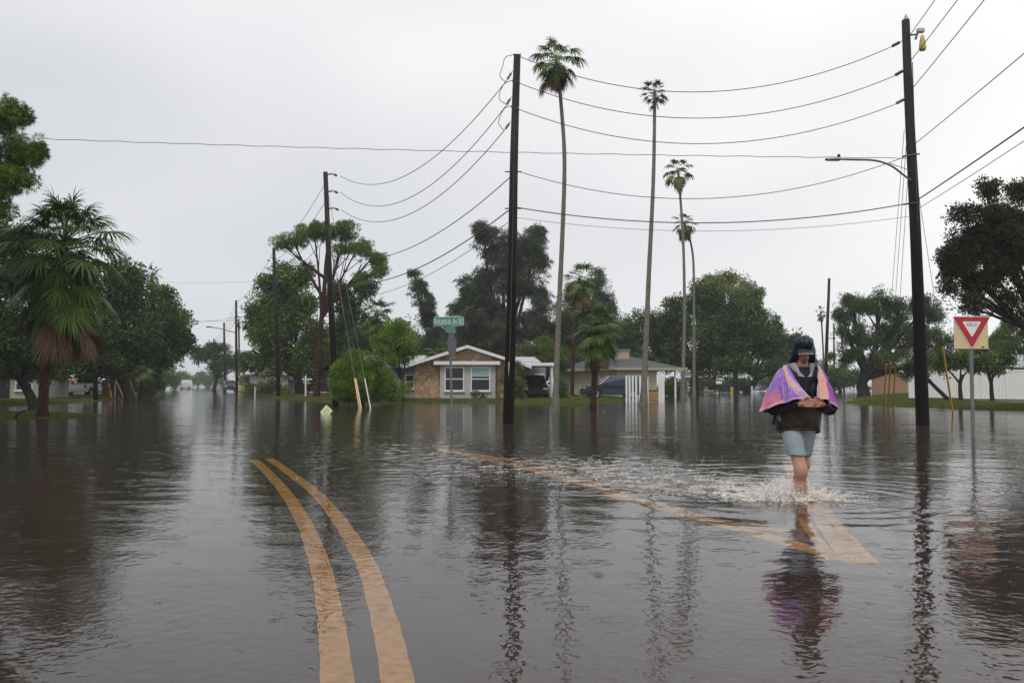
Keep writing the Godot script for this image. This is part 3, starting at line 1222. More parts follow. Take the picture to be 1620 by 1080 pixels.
	nets(jg, [
		[Vector3(-0.07, 0.93, 0.015), Vector3(-0.08, 1.30, 0.02), 0.128, 0.12], [Vector3(0.082, 0.93, 0.015), Vector3(0.12, 1.30, 0.02), 0.135, 0.12],
		[Vector3(-0.11, 1.43, 0.0), Vector3(0.16, 1.43, 0.0), 0.062, 0.062],
		[Vector3(-0.13, 1.41, 0.0), Vector3(-0.275, 1.11, 0.02), 0.062, 0.058], [Vector3(-0.275, 1.11, 0.02), Vector3(-0.105, 1.15, 0.24), 0.06, 0.042],
		[Vector3(0.19, 1.41, 0.0), Vector3(0.315, 1.11, 0.02), 0.062, 0.058], [Vector3(0.315, 1.11, 0.02), Vector3(0.20, 1.14, 0.225), 0.06, 0.042],
	], 0.05, 0.011, [[Vector3(0.0, -1, 0.25).normalized(), -0.835]], [], 0.012)
	recolor(jg, func(p: Vector3) -> Color:
		var torso := absf(p.x - 0.01) < 0.235 and p.y < 1.13 + 0.02 * sin(p.x * 9.0) and p.z < 0.24
		var w := 0.85 + 0.3 * noise_a.get_noise_3d(p.x * 500, p.y * 500, p.z * 500)
		return (Color(0.036, 0.021, 0.016) if torso else Color(0.009, 0.013, 0.027)) * w)
	part("jacket", jg, shiny, t)
	var hem := Geo.new()
	var hp2 := []
	for i in 25:
		var a := TAU * i / 24.0
		hp2.append(Vector3(0.005 + cos(a) * 0.2, 0.868 + 0.035 * sin(a), 0.02 + sin(a) * 0.128))
	hem.tube(hp2, [0.012], 6, false)
	part("hem", hem, plain(0.02, 0.013, 0.01, 0.5), t)
	var zip := Geo.new()
	zip.box(Vector3(0.03, 1.35, 0.143), Vector3(0.012, 0.26, 0.012), 0.003, Basis(Vector3.RIGHT, -0.12))
	part("zip", zip, plain(0.03, 0.03, 0.035, 0.4, 0.6), t)
	# pale collar lining folded out to both sides
	for s: float in [-1.0, 1.0]:
		var pts := []
		for i in 7:
			for j in 6:
				var u := i / 6.0
				var w := j / 5.0
				var inner := Vector3(0.035 + s * lerpf(0.075, 0.012, u), lerpf(1.575, 1.425, u), lerpf(0.05, 0.155, u))
				var outer := Vector3(0.035 + s * lerpf(0.145, 0.07, u), lerpf(1.56, 1.435, u), lerpf(0.01, 0.135, u))
				pts.append(inner.lerp(outer, w) + Vector3(0, 0, 0.018 * sin(w * PI)))
		var cg := Geo.new()
		cg.grid(pts, 7, 6, Vector3(0, 0.2, 1))
		var back := []
		for p: Vector3 in pts:
			back.append(p - Vector3(0, 0.004, 0.008))
		cg.grid(back, 7, 6, Vector3(0, -0.2, -1))
		part("collar", cg, plain(0.27, 0.27, 0.265, 0.8), t)
	# hood and the cap's peak
	var og := Geo.new()
	nets(og, [[Vector3(0, 0.03, -0.012), Vector3(0.102, 0.112, 0.115)], [Vector3(0.0, 0.10, 0.01), Vector3(0.078, 0.05, 0.088)], [Vector3(0, -0.06, -0.05), Vector3(0, -0.12, -0.08), 0.088, 0.09], [Vector3(-0.085, -0.03, 0.005), Vector3(-0.105, -0.12, 0.0), 0.03, 0.026], [Vector3(0.085, -0.03, 0.005), Vector3(0.105, -0.12, 0.0), 0.03, 0.026]], 0.05, 0.006, [], [[Vector3(0, -0.055, 0.13), Vector3(0.08, 0.125, 0.125)]], 0.016)
	og.col = Color(0.01, 0.012, 0.02)
	recolor(og, func(p: Vector3) -> Color: return Color(0.012, 0.016, 0.032) * (0.9 + 0.5 * noise_a.get_noise_3d(p.x * 900, p.y * 900, p.z * 900)))
	turned(og, head)
	part("hood", og, shiny, t)
	var seams := Geo.new()
	for sx: float in [-0.042, 0.042]:
		var sp := []
		for i in 9:
			var a := lerpf(0.5, 2.2, i / 8.0)
			sp.append(head * Vector3(sx, 0.035 + sin(a) * 0.118, -0.012 + cos(a) * 0.113))
		seams.tube(sp, [0.004], 5)
	part("hood_seam", seams, plain(0.022, 0.024, 0.034, 0.6), t)
	var top := []
	var bot := []
	for i in 8:
		for j in 13:
			var u := j / 12.0 * 2.0 - 1.0
			var r := i / 7.0
			var p := Vector3(u * (0.078 - 0.006 * r), 0.062 - 0.02 * r - 0.028 * u * u, 0.085 + (0.095 * r) * sqrt(maxf(0.0, 1.0 - u * u * 0.92)))
			top.append(head * p)
			bot.append(head * (p - Vector3(0, 0.006, 0)))
	var pg := Geo.new()
	pg.grid(top, 8, 13, Vector3.UP)
	pg.grid(bot, 8, 13, Vector3.DOWN)
	var pk := part("cap_peak", pg, plain(0.012, 0.013, 0.018, 0.6), t)
	var rim := []
	for j in 13:
		rim.append((top[7 * 13 + j] + bot[7 * 13 + j]) * 0.5)
	var rg := Geo.new()
	rg.tube(rim, [0.0065], 6)
	part("peak_edge", rg, plain(0.30, 0.30, 0.31, 0.6), pk)
	# strap of a bag that hangs out behind
	var st := Geo.new()
	st.tube([Vector3(-0.20, 1.08, -0.06), Vector3(-0.235, 1.0, -0.03), Vector3(-0.26, 0.94, 0.0)], [0.02], 6, true, 0.35)
	st.tube([Vector3(-0.20, 0.98, -0.02), Vector3(-0.215, 0.88, 0.02)], [0.022], 6)
	part("strap", st, plain(0.01, 0.01, 0.012, 0.7), t)
	# towel: laid over the shoulders, both front corners held in the hands
	var tg := Geo.new()
	for s: float in [-1.0, 1.0]:
		var cv := [
			[Vector3(0.035 + s * 0.15, 1.56, 0.05), Vector3(0.035 + s * 0.105, 1.39, 0.18), Vector3(0.035 + s * 0.03, 1.225, 0.335)],
			[Vector3(0.035 + s * 0.18, 1.545, 0.02), Vector3(0.025 + s * 0.21, 1.37, 0.17), Vector3(0.02 + s * 0.19, 1.185, 0.27)],
			[Vector3(0.035 + s * 0.20, 1.52, -0.02), Vector3(0.02 + s * 0.276, 1.36, 0.05), Vector3(0.005 + s * 0.37, 1.095, 0.075)],
			[Vector3(0.035 + s * 0.15, 1.545, -0.08), Vector3(0.02 + s * 0.27, 1.33, -0.12), Vector3(s * 0.32, 1.06, -0.14)],
			[Vector3(0.035, 1.575, -0.13), Vector3(0.02, 1.33, -0.20), Vector3(0.01, 1.02, -0.22)],
		]
		for side in 2:
			var pts := []
			var cols := PackedColorArray()
			var nu := 72
			var nv := 44
			for i in nv:
				var v := float(i) / (nv - 1)
				var ks := []
				for c: Array in cv:
					var ctl: Vector3 = c[1] * 2.0 - (c[0] + c[2]) * 0.5
					ks.append(c[0] * (1 - v) * (1 - v) + ctl * 2.0 * v * (1 - v) + c[2] * v * v)
				for j in nu:
					var u := float(j) / (nu - 1)
					var q := u * 4.0
					var k := mini(int(q), 3)
					var p := catmull(ks[maxi(k - 1, 0)], ks[k], ks[k + 1], ks[mini(k + 2, 4)], q - k)
					var out := (p - Vector3(0.02, p.y, -0.02)).normalized()
					p += out * (0.012 * sin(u * 30.0 + v * 3.0 + 1.5 * sin(v * 5.0)) * (0.25 + v) + 0.005 * noise_a.get_noise_2d(u * 900.0 + s * 70, v * 700.0) + 0.006 * sin((u * 22.0 - v * 9.0) * s + 2.0 * sin(v * 6.0)))
					p.y += 0.006 * sin(u * 40.0) * v
					p -= out * 0.008 * side
					pts.append(p)
					cols.append(towel_color(u, v, s) if side == 0 else Color(0.12, 0.07, 0.14))
			var first := tg.v.size()
			tg.grid(pts, nv, nu, Vector3(0.02, 1.3, -0.02), true)
			for i in pts.size():
				tg.c[first + i] = cols[i]
				if side == 1:
					tg.n[first + i] = tg.n[first + i]
	var tow := part("towel", tg, tinted(0.95), t)
	tow.set_meta("label", "purple, pink and orange streaked towel over the shoulders")


func towel_color(u: float, v: float, s: float) -> Color:
	var n := noise_a.get_noise_2d(u * 1500.0 + s * 300.0, v * 120.0) * 0.5 + noise_a.get_noise_2d(u * 3500.0, v * 500.0 + s * 90.0) * 0.35
	var violet := Color(0.19, 0.06, 0.42)
	var lilac := Color(0.42, 0.26, 0.58)
	var cream := Color(0.62, 0.42, 0.30)
	var orange := Color(0.62, 0.27, 0.10)
	var pink := Color(0.62, 0.17, 0.22)
	var magenta := Color(0.36, 0.06, 0.40)
	var w := clampf(u / 0.56, 0, 1) + n * 0.06
	var c: Color
	if s < 0.0:
		var dia := w + v * 0.34 - 0.30      # streaks run down towards the hands
		if dia < 0.0:
			c = violet.lerp(lilac, clampf(0.45 + n * 1.6, 0, 1))
		elif dia < 0.12:
			c = cream.lerp(lilac, clampf(0.4 + n * 2.2, 0, 1))
		elif dia < 0.24:
			c = orange.lerp(cream, clampf(0.45 + n * 2.0, 0, 1)).lerp(lilac, clampf(v * 1.5 - 0.5, 0, 1))
		elif dia < 0.6:
			c = violet.lerp(lilac, clampf(0.25 + n * 1.5, 0, 1))
		else:
			c = lilac.lerp(violet, clampf(0.4 + n + v * 0.3, 0, 1))
			if v > 0.62:
				c = c.lerp(pink, clampf((v - 0.6) * 4.0, 0, 1))
	else:
		if w < 0.12:
			c = lilac.lerp(cream, clampf(0.5 + n, 0, 1))
		elif w < 0.42:
			c = cream.lerp(orange, clampf(0.35 + n * 1.6, 0, 1)).lerp(pink, clampf(0.2 + n, 0, 1))
		elif w < 0.78:
			c = violet.lerp(magenta, clampf(0.2 + v * 0.8 + n, 0, 1))
		else:
			c = pink.lerp(cream, clampf(0.3 + n, 0, 1))
			if v < 0.3:
				c = cream
	if v > 0.94:
		c = c.lerp(Color(0.6, 0.35, 0.42), 0.6)
	return c.lerp(Color(0.30, 0.26, 0.32), 0.16) * (0.95 + n * 0.3)


func append(g: Geo, h: Geo) -> void:
	var o := g.v.size()
	g.v.append_array(h.v)
	g.n.append_array(h.n)
	g.c.append_array(h.c)
	g.uv.append_array(h.uv)
	for i in h.ix:
		g.ix.append(i + o)
# ------------------------------------------------------------------ ground, water, road paint
func lawn(px: Array) -> void:
	var o := PackedVector2Array()
	for p: Array in px:
		var g := G(p[0], p[1])
		o.append(Vector2(g.x, g.z))
	lawns.append(o)


# distance in metres to the edge of a lawn, positive inside
func inside(q: Vector2) -> float:
	var best := -1e9
	for o in lawns:
		var d := 1e9
		var ins := false
		var m := o.size()
		for i in m:
			var a := o[i]
			var b := o[(i + 1) % m]
			var ab := b - a
			var t := clampf((q - a).dot(ab) / ab.length_squared(), 0, 1)
			d = minf(d, (q - a - ab * t).length_squared())
			if (a.y > q.y) != (b.y > q.y) and q.x < (b.x - a.x) * (q.y - a.y) / (b.y - a.y) + a.x:
				ins = not ins
		best = maxf(best, sqrt(d) * (1.0 if ins else -1.0))
	return best


func land(x: float, z: float, d: float) -> float:
	var h := -0.2 + 0.34 * smoothstep(-3.0, 3.2, d)
	if d > -3.0:
		h += 0.05 * noise_a.get_noise_2d(x * 18.0, z * 18.0) * smoothstep(-3.0, -0.5, d)
	return h


func make_ground() -> void:
	lawn([[-900, 662], [60, 660.5], [110, 660], [150, 657.5], [110, 655], [40, 653.5], [-900, 651]])
	lawn([[-1200, 642], [60, 641], [130, 636], [185, 631], [236, 624], [256, 617], [262, 611.2], [-1600, 611.2]])
	lawn([[335, 611.2], [372, 620.5], [420, 628], [445, 632.5], [540, 637], [600, 638], [660, 637], [780, 637], [830, 640], [890, 643], [925, 641], [985, 634], [1005, 629], [1060, 624], [1110, 621], [1200, 618.5], [1260, 613], [1260, 611.2]])
	lawn([[1345, 637.5], [1400, 642], [1500, 646], [1620, 649], [2600, 657], [2600, 611.2], [1430, 611.2], [1400, 622], [1360, 630]])
	var g := Geo.new()
	var rows := [0.0]
	var r := 1.0
	while r < 2500.0:
		rows.append(r)
		r *= 1.022 if r > 20.0 and r < 110.0 else 1.12
	rows.append(2600.0)
	var az := []
	var a := -PI
	while a < PI - 1e-4:
		az.append(a)
		a += 0.0085 if absf(a + 0.004) < 0.62 else 0.1
	az.append(PI)
	var nc := az.size()
	for i in rows.size():
		for j in nc:
			var x: float = sin(az[j]) * rows[i]
			var z: float = -cos(az[j]) * rows[i]
			var d := inside(Vector2(x, z)) if rows[i] < 700.0 else 5.0
			var y := land(x, z, d)
			var f := smoothstep(-1.2, 0.6, d + 1.2 * noise_b.get_noise_2d(x * 40.0, z * 40.0))
			g.col = Color(0.024, 0.016, 0.012).lerp(Color(0.05, 0.07, 0.02).lerp(Color(0.075, 0.062, 0.035), clampf(0.35 + noise_b.get_noise_2d(x * 25.0, z * 25.0), 0, 1)), f)
			g.vert(Vector3(x, y, z), Vector3.UP, Vector2(x, z))
	for i in rows.size() - 1:
		for j in nc - 1:
			var k := i * nc + j
			g.quad(k, k + 1, k + nc + 1, k + nc)
	smooth_up(g, nc, rows.size())
	var m := tinted(0.85)
	m.albedo_texture = noise_tex(31, 0.03, [Color(0.62, 0.62, 0.62), Color(0.85, 0.84, 0.82), Color.WHITE], 512, 5)
	m.uv1_triplanar = true
	m.uv1_world_triplanar = true
	m.uv1_scale = Vector3.ONE * 0.35
	struct("ground", g, m)
	# grass on what stands out of the water
	var xs: Array[Transform3D] = []
	var cols := PackedColorArray()
	for i in 90000:
		var q := P(rnd(-60, 1680), 612, exp(rnd(log(29.0), log(95.0))))
		var d := inside(Vector2(q.x, q.z))
		if d < -1.0 or d > 7.0:
			continue
		var y := land(q.x, q.z, d)
		if y < -0.05:
			continue
		var sc := rnd(0.12, 0.28)
		xs.append(Transform3D(Basis(Vector3.UP, rnd(0, TAU)).scaled(Vector3(sc * 1.6, sc, sc * 1.6)), Vector3(q.x, y - 0.02, q.z)))
		cols.append(Color(0.08, 0.12, 0.02).lerp(Color(0.15, 0.17, 0.045), rng.randf()) * rnd(0.7, 1.2))
	var gr := scatter("lawn_grass", leaf_clump("grass"), xs, cols, self)
	tag(gr, "wet green lawn grass standing out of the flood water", "grass")


func smooth_up(g: Geo, nc: int, nr: int) -> void:
	for i in nr:
		for j in nc:
			var k := i * nc + j
			var jl := i * nc + (j - 1 if j > 0 else nc - 2)
			var jr := i * nc + (j + 1 if j < nc - 1 else 1)
			var du := g.v[jr] - g.v[jl]
			var dv := g.v[mini(i + 1, nr - 1) * nc + j] - g.v[maxi(i - 1, 0) * nc + j]
			var nn := du.cross(dv).normalized()
			if nn.y < 0.0:
				nn = -nn
			g.n[k] = nn if nn.y > 0.1 else Vector3.UP


func make_water() -> void:
	var me := Vector2(2.94, -9.1)
	var waves := []
	for i in 18:
		var wl := 0.16 * pow(1.22, i)
		var th := rnd(-0.75, 0.75) + 1.57
		waves.append([cos(th) * TAU / wl, sin(th) * TAU / wl, rnd(0, TAU), wl / TAU * (0.0030 if wl < 0.35 else (0.0056 if wl < 1.0 else 0.0026))])
	var g := Geo.new()
	var rows := [0.0, 0.6]
	var r := 1.2
	while r < 2000.0:
		rows.append(r)
		r += (maxf(0.02, r * 0.0055) if r < 42.0 else r * 0.03)
	rows.append(2400.0)
	var az := []
	var a := -PI
	while a < PI - 1e-4:
		az.append(a)
		a += 0.0026 if absf(a + 0.001) < 0.62 else 0.1
	az.append(PI)
	var nc := az.size()
	var wake := (Vector2(-1.5, -15.5) - me).normalized()
	for i in rows.size():
		var rr: float = rows[i]
		var step: float = maxf(0.02, rr * 0.0055)
		for j in nc:
			var x: float = sin(az[j]) * rr
			var z: float = -cos(az[j]) * rr
			var y := 0.0
			var nn := Vector3.UP
			if rr < 60.0 and absf(az[j]) < 0.66:
				var sx := 0.0
				var sz := 0.0
				var calm := clampf(0.75 + 0.9 * noise_b.get_noise_2d(x * 14.0, z * 14.0), 0.25, 1.5)
				for w: Array in waves:
					var ph: float = w[0] * x + w[1] * z + w[2]
					var am: float = w[3] * calm * clampf(1.6 - step * 3.0 * maxf(absf(w[0]), absf(w[1])) / TAU, 0.25, 1.0)
					y += am * sin(ph)
					var c: float = am * cos(ph)
					sx += c * w[0]
					sz += c * w[1]
				# rings from the walking legs, and the churned trail behind them
				var q := Vector2(x, z) - me
				var dist := q.length()
				if dist < 14.0:
					var env := exp(-dist / 3.2) * smoothstep(0.1, 0.5, dist)
					var kk := TAU / (0.26 + 0.02 * dist)
					var am := 0.0014 * env * clampf(0.7 + 1.6 * noise_b.get_noise_2d(x * 90.0, z * 90.0), 0.0, 1.6)
					var c := am * kk * cos(kk * dist)
					y += am * sin(kk * dist)
					sx += c * q.x / maxf(dist, 0.01)
					sz += c * q.y / maxf(dist, 0.01)
					var along := q.dot(wake)
					var off := absf(q.cross(wake))
					var tr := smoothstep(-0.8, 0.6, along) * exp(-along / 4.5) * exp(-pow(off / (0.55 + 0.32 * maxf(along, 0)), 2.0))
					if tr > 0.01:
						var e := 0.02
						var n0 := churn(x, z)
						sx += tr * (churn(x + e, z) - n0) / e
						sz += tr * (churn(x, z + e) - n0) / e
						y += tr * n0
				nn = Vector3(-sx, 1.0, -sz).normalized()
			g.vert(Vector3(x, y, z), nn, Vector2(x, z) / 5.0)
	for i in rows.size() - 1:
		for j in nc - 1:
			var k := i * nc + j
			g.ix.append_array([k, k + nc, k + nc + 1, k, k + nc + 1, k + 1] if i > 0 else [k + 1, k + nc, k + nc + 1])
	# make every face clockwise seen from above
	for t in range(0, g.ix.size(), 3):
		var p := g.v[g.ix[t]]
		if (g.v[g.ix[t + 1]] - p).cross(g.v[g.ix[t + 2]] - p).y > 0.0:
			var s := g.ix[t + 1]
			g.ix[t + 1] = g.ix[t + 2]
			g.ix[t + 2] = s
	var m := StandardMaterial3D.new()
	m.transparency = BaseMaterial3D.TRANSPARENCY_ALPHA
	m.albedo_color = lin(0.030, 0.0125, 0.0055, 0.42)
	m.roughness = 0.05
	m.metallic_specular = 0.42
	m.heightmap_enabled = true
	m.heightmap_texture = ripple_texture()
	m.heightmap_scale = 0.5
	struct("water", g, m)


func churn(x: float, z: float) -> float:
	return 0.05 * noise_a.get_noise_2d(x * 230.0, z * 230.0)


# fine wind ripples and the rings of rain drops, over five metres
func ripple_texture() -> ImageTexture:
	var n := 1024
	var f := FastNoiseLite.new()
	f.noise_type = FastNoiseLite.TYPE_SIMPLEX_SMOOTH
	f.seed = 77
	f.frequency = 0.045
	f.fractal_octaves = 4
	f.fractal_gain = 0.55
	var src := f.get_seamless_image(n, n).get_data()
	var h := PackedFloat32Array()
	h.resize(n * n)
	for i in n * n:
		h[i] = 0.5 + (src[i] / 255.0 - 0.5) * 0.30
	# the 8-bit noise is smoothed so that it has no steps
	var s := PackedFloat32Array()
	s.resize(n * n)
	for y in n:
		var ya := ((y + 1) % n) * n
		var yb := ((y + n - 1) % n) * n
		for x in n:
			var xa := (x + 1) % n
			var xb := (x + n - 1) % n
			s[y * n + x] = (h[y * n + x] * 2.0 + h[y * n + xa] + h[y * n + xb] + h[ya + x] + h[yb + x]) / 6.0
	for k in 230:
		var cx := rng.randi_range(0, n - 1)
		var cy := rng.randi_range(0, n - 1)
		var R := rnd(3.0, 15.0)
		var am := 0.30 * rnd(0.5, 1.2) / (1.0 + R * 0.18)
		var m := int(R + 7)
		for y in range(-m, m + 1):
			for x in range(-m, m + 1):
				var q := sqrt(x * x + y * y) - R
				var v := am * cos(q * 1.25) * exp(-q * q / 9.0)
				s[((cy + y + n) % n) * n + (cx + x + n) % n] += v
	var im := Image.create_from_data(n, n, false, Image.FORMAT_RF, s.to_byte_array())
	return ImageTexture.create_from_image(im)


func ribbon(g: Geo, pts: Array, w0: float, w1: float, y: float) -> void:
	var cv := Curve3D.new()
	for i in pts.size():
		var p := G(pts[i][0], pts[i][1], y)
		var a := G(pts[maxi(i - 1, 0)][0], pts[maxi(i - 1, 0)][1], y)
		var b := G(pts[mini(i + 1, pts.size() - 1)][0], pts[mini(i + 1, pts.size() - 1)][1], y)
		var h := (b - a) / 6.0
		cv.add_point(p, -h, h)
	var n := 60
	var L := cv.get_baked_length()
	var last := -1
	for i in n + 1:
		var p := cv.sample_baked(L * i / n, true)
		var q := cv.sample_baked(minf(L, L * i / n + 0.05), true)
		var o := cv.sample_baked(maxf(0, L * i / n - 0.05), true)
		var t := (q - o).normalized()
		var s := t.cross(Vector3.UP).normalized() * lerpf(w0, w1, float(i) / n) * 0.5
		var e := 1.0 + 0.12 * noise_a.get_noise_1d(i * 60.0)
		var a := g.vert(p + s * e, Vector3.UP, Vector2(0, L * i / n))
		var b := g.vert(p - s * e, Vector3.UP, Vector2(1, L * i / n))
		if last >= 0:
			g.quad(last, last + 1, b, a)
		last = a


func make_markings() -> void:
	var m := mottled(Color(0.46, 0.20, 0.025), Color(0.78, 0.40, 0.075), 1.6, 0.8, 0.0, Vector3.ONE, 41)
	var worn := mottled(Color(0.26, 0.125, 0.022), Color(0.78, 0.40, 0.08), 1.1, 0.8, 0.0, Vector3.ONE, 42)
	var y := -0.194
	var lines := [
		[[[402, 727], [424, 748], [452, 780], [480, 825], [505, 890], [520, 960], [530, 1040], [538, 1150]], 0.16, 0.15],
		[[[426, 725], [458, 748], [500, 780], [540, 828], [578, 890], [602, 960], [622, 1040], [640, 1150]], 0.16, 0.15],
		[[[688, 709], [760, 724], [850, 745], [930, 768], [1040, 800], [1140, 828], [1240, 856], [1330, 882], [1362, 890]], 0.24, 0.22],
		[[[715, 712], [800, 727], [900, 739], [960, 745]], 0.24, 0.24],
		[[[800, 732], [900, 757], [1000, 768], [1090, 775], [1180, 786], [1260, 796]], 0.24, 0.2],
		[[[960, 782], [1050, 800], [1120, 823], [1180, 832], [1245, 840]], 0.24, 0.2],
		[[[1362, 890], [1340, 864], [1318, 836], [1296, 806], [1280, 786], [1266, 766], [1256, 748], [1248, 730]], 0.26, 0.2],
		[[[1318, 886], [1300, 862], [1282, 838], [1266, 812]], 0.1, 0.1],
	]
	var what := ["left line of the double yellow road marking in front", "right line of the double yellow road marking in front", "long yellow line from the middle to the tip of the painted wedge", "short yellow line at the far end of the painted wedge", "upper yellow line running towards the wading person", "inner yellow line under the person's reflection", "thick yellow line from the wedge's tip back past the person", "thin faded yellow line inside the wedge's tip"]
	for i in lines.size():
		var g := Geo.new()
		ribbon(g, lines[i][0], lines[i][1], lines[i][2], y + 0.0007 * i)
		var o := part("road_line", g, m if i < 2 else worn)
		tag(o, what[i], "road marking", "yellow lines under the water")
func make_trees() -> void:
	var dk1 := Color(0.016, 0.028, 0.012)
	var dk2 := Color(0.04, 0.06, 0.022)
	var oak := "dark oaks along the left side of the street"
	# left of the street
	tree("pine_tree", "green pine reaching in at the top left corner", "", 27.0, Vector2(-110, 668), [[5, 190, 40, 32], [35, 235, 36, 30], [-5, 255, 45, 32], [20, 288, 42, 20], [-60, 210, 60, 70], [-20, 320, 40, 22], [-90, 290, 60, 50], [-170, 120, 80, 80], [-220, 260, 90, 80], [-150, 30, 70, 60], [-330, 180, 100, 120], [-300, 380, 110, 90]],
		{"kind": "needle", "size": 0.5, "den": 6.5, "trunk": 0.2, "c1": Color(0.022, 0.045, 0.012), "c2": Color(0.06, 0.095, 0.022), "bark": red_bark, "fork": 0.8, "shell": 0.4, "gap": -0.2})
	tree("oak_tree", "dark oak at the left edge, behind the big cabbage palm", oak, 48.0, Vector2(58, 637), [[15, 420, 62, 80], [-50, 480, 90, 120], [40, 530, 66, 50], [0, 560, 80, 34], [-60, 370, 80, 70], [60, 575, 50, 22], [-160, 480, 90, 110], [-260, 520, 100, 90]], {"c1": dk1, "c2": dk2, "trunk": 0.28, "size": 0.8, "den": 9.0})
	tree("oak_tree", "tall dark oak rising right behind the cabbage palm's crown", oak, 68.0, Vector2(205, 632), [[205, 442, 34, 36], [180, 480, 40, 45], [190, 510, 55, 45], [150, 545, 52, 42], [105, 555, 45, 42], [170, 580, 50, 25], [215, 545, 40, 45]], {"c1": dk1, "c2": dk2, "trunk": 0.42})
	tree("oak_tree", "oak leaning over the street edge with the farthest reaching crown on the left", oak, 84.0, Vector2(222, 627), [[240, 508, 40, 42], [276, 505, 26, 35], [270, 548, 30, 36], [230, 560, 40, 38], [285, 520, 18, 22], [250, 470, 20, 18]], {"c1": dk1, "c2": Color(0.05, 0.078, 0.026), "trunk": 0.35})
	tree("oak_tree", "low leafy tree over the white pickup truck", oak, 76.0, Vector2(190, 631), [[150, 560, 42, 22], [110, 558, 36, 26], [190, 565, 30, 25], [75, 555, 35, 28], [130, 530, 40, 26], [205, 590, 20, 12]], {"c1": Color(0.02, 0.034, 0.012), "c2": Color(0.062, 0.088, 0.024), "trunk": 0.5, "fork": 0.7})
	tree("far_tree", "hazy tree far down the street on its left side", "trees far down the street", 185.0, Vector2(258, 616), [[262, 588, 14, 20], [250, 598, 14, 14], [272, 602, 9, 10]], {"size": 1.6, "trunk": 0.3, "c2": Color(0.08, 0.12, 0.04), "twigs": 0})
	tree("far_tree", "pale hazy clump of trees at the very end of the street", "trees far down the street", 330.0, Vector2(312, 613), [[305, 602, 14, 7], [325, 599, 18, 9], [345, 600, 16, 10], [288, 597, 9, 9]], {"size": 2.2, "trunk": 0.3, "twigs": 0})
	tree("far_tree", "dark wide tree hanging over the far street from the right", "trees far down the street", 155.0, Vector2(338, 617), [[318, 562, 18, 12], [338, 553, 20, 14], [365, 570, 22, 16], [350, 580, 24, 10], [385, 575, 18, 18]], {"size": 1.3, "trunk": 0.35, "c1": dk1, "c2": dk2, "fork": 0.6, "twigs": 2})
	# between the street and the stone house
	tree("leafy_tree", "big loose green tree left of the umbrella pine", "", 86.0, Vector2(477, 626), [[425, 475, 30, 42], [455, 440, 40, 30], [430, 530, 35, 42], [468, 500, 45, 50], [415, 565, 28, 28], [455, 570, 45, 28], [490, 545, 35, 40], [405, 505, 12, 25]], {"trunk": 0.5, "c1": Color(0.022, 0.036, 0.014), "c2": Color(0.075, 0.1, 0.03), "gap": -0.06, "bark": red_bark})
	tree("leafy_tree", "dark tree filling the space right of the umbrella pine", "", 90.0, Vector2(545, 626), [[545, 470, 32, 35], [560, 520, 35, 40], [535, 545, 35, 40], [580, 455, 18, 20], [520, 590, 40, 25]], {"trunk": 0.4, "c1": dk1, "c2": dk2})
	tree("umbrella_pine", "tall pine with red trunk and flat bright green crown on bare limbs", "", 70.0, Vector2(500, 634), [[462, 377, 28, 11], [495, 364, 30, 11], [545, 366, 34, 13], [520, 374, 16, 7], [565, 393, 26, 11], [588, 408, 22, 11], [600, 428, 14, 12], [571, 441, 14, 6], [447, 388, 14, 6], [535, 395, 14, 5]],
		{"kind": "needle", "size": 0.8, "den": 9.0, "trunk": 0.25, "c1": Color(0.04, 0.07, 0.016), "c2": Color(0.085, 0.12, 0.034), "bark": red_bark, "fork_at": Vector2(512, 440), "twigs": 6, "gap": -0.12, "thick": 1.0})
	tree("casuarina_tree", "tall dark feathery tree behind the stone house", "", 108.0, Vector2(800, 622), [[765, 375, 26, 28], [790, 400, 42, 42], [838, 392, 24, 32], [835, 440, 42, 44], [785, 460, 48, 55], [745, 505, 30, 42], [738, 465, 16, 28], [845, 500, 40, 45], [800, 530, 60, 45], [760, 550, 50, 40], [852, 372, 10, 14]],
		{"kind": "wisp", "size": 1.5, "den": 10.0, "trunk": 0.5, "c1": Color(0.016, 0.020, 0.017), "c2": Color(0.038, 0.047, 0.034), "gap": -0.08})
	tree("casuarina_tree", "slim dark feathery tree leaning left above the shrubs", "", 100.0, Vector2(692, 622), [[656, 436, 9, 12], [663, 455, 14, 20], [672, 480, 15, 24], [682, 510, 17, 26], [690, 545, 20, 28]], {"kind": "wisp", "size": 1.1, "den": 9.0, "trunk": 0.25, "c1": Color(0.016, 0.020, 0.017), "c2": Color(0.038, 0.047, 0.034), "fork": 0.4, "gap": -0.15})
	tree("oak_tree", "rounded oak behind the palms right of the centre pole", "oaks behind the houses", 112.0, Vector2(925, 622), [[948, 448, 22, 24], [925, 470, 34, 34], [958, 478, 14, 14], [900, 500, 30, 40], [945, 510, 30, 35], [975, 530, 35, 40], [890, 545, 40, 40]], {"c1": dk1, "c2": dk2, "trunk": 0.4, "kind": "fine", "size": 1.0})
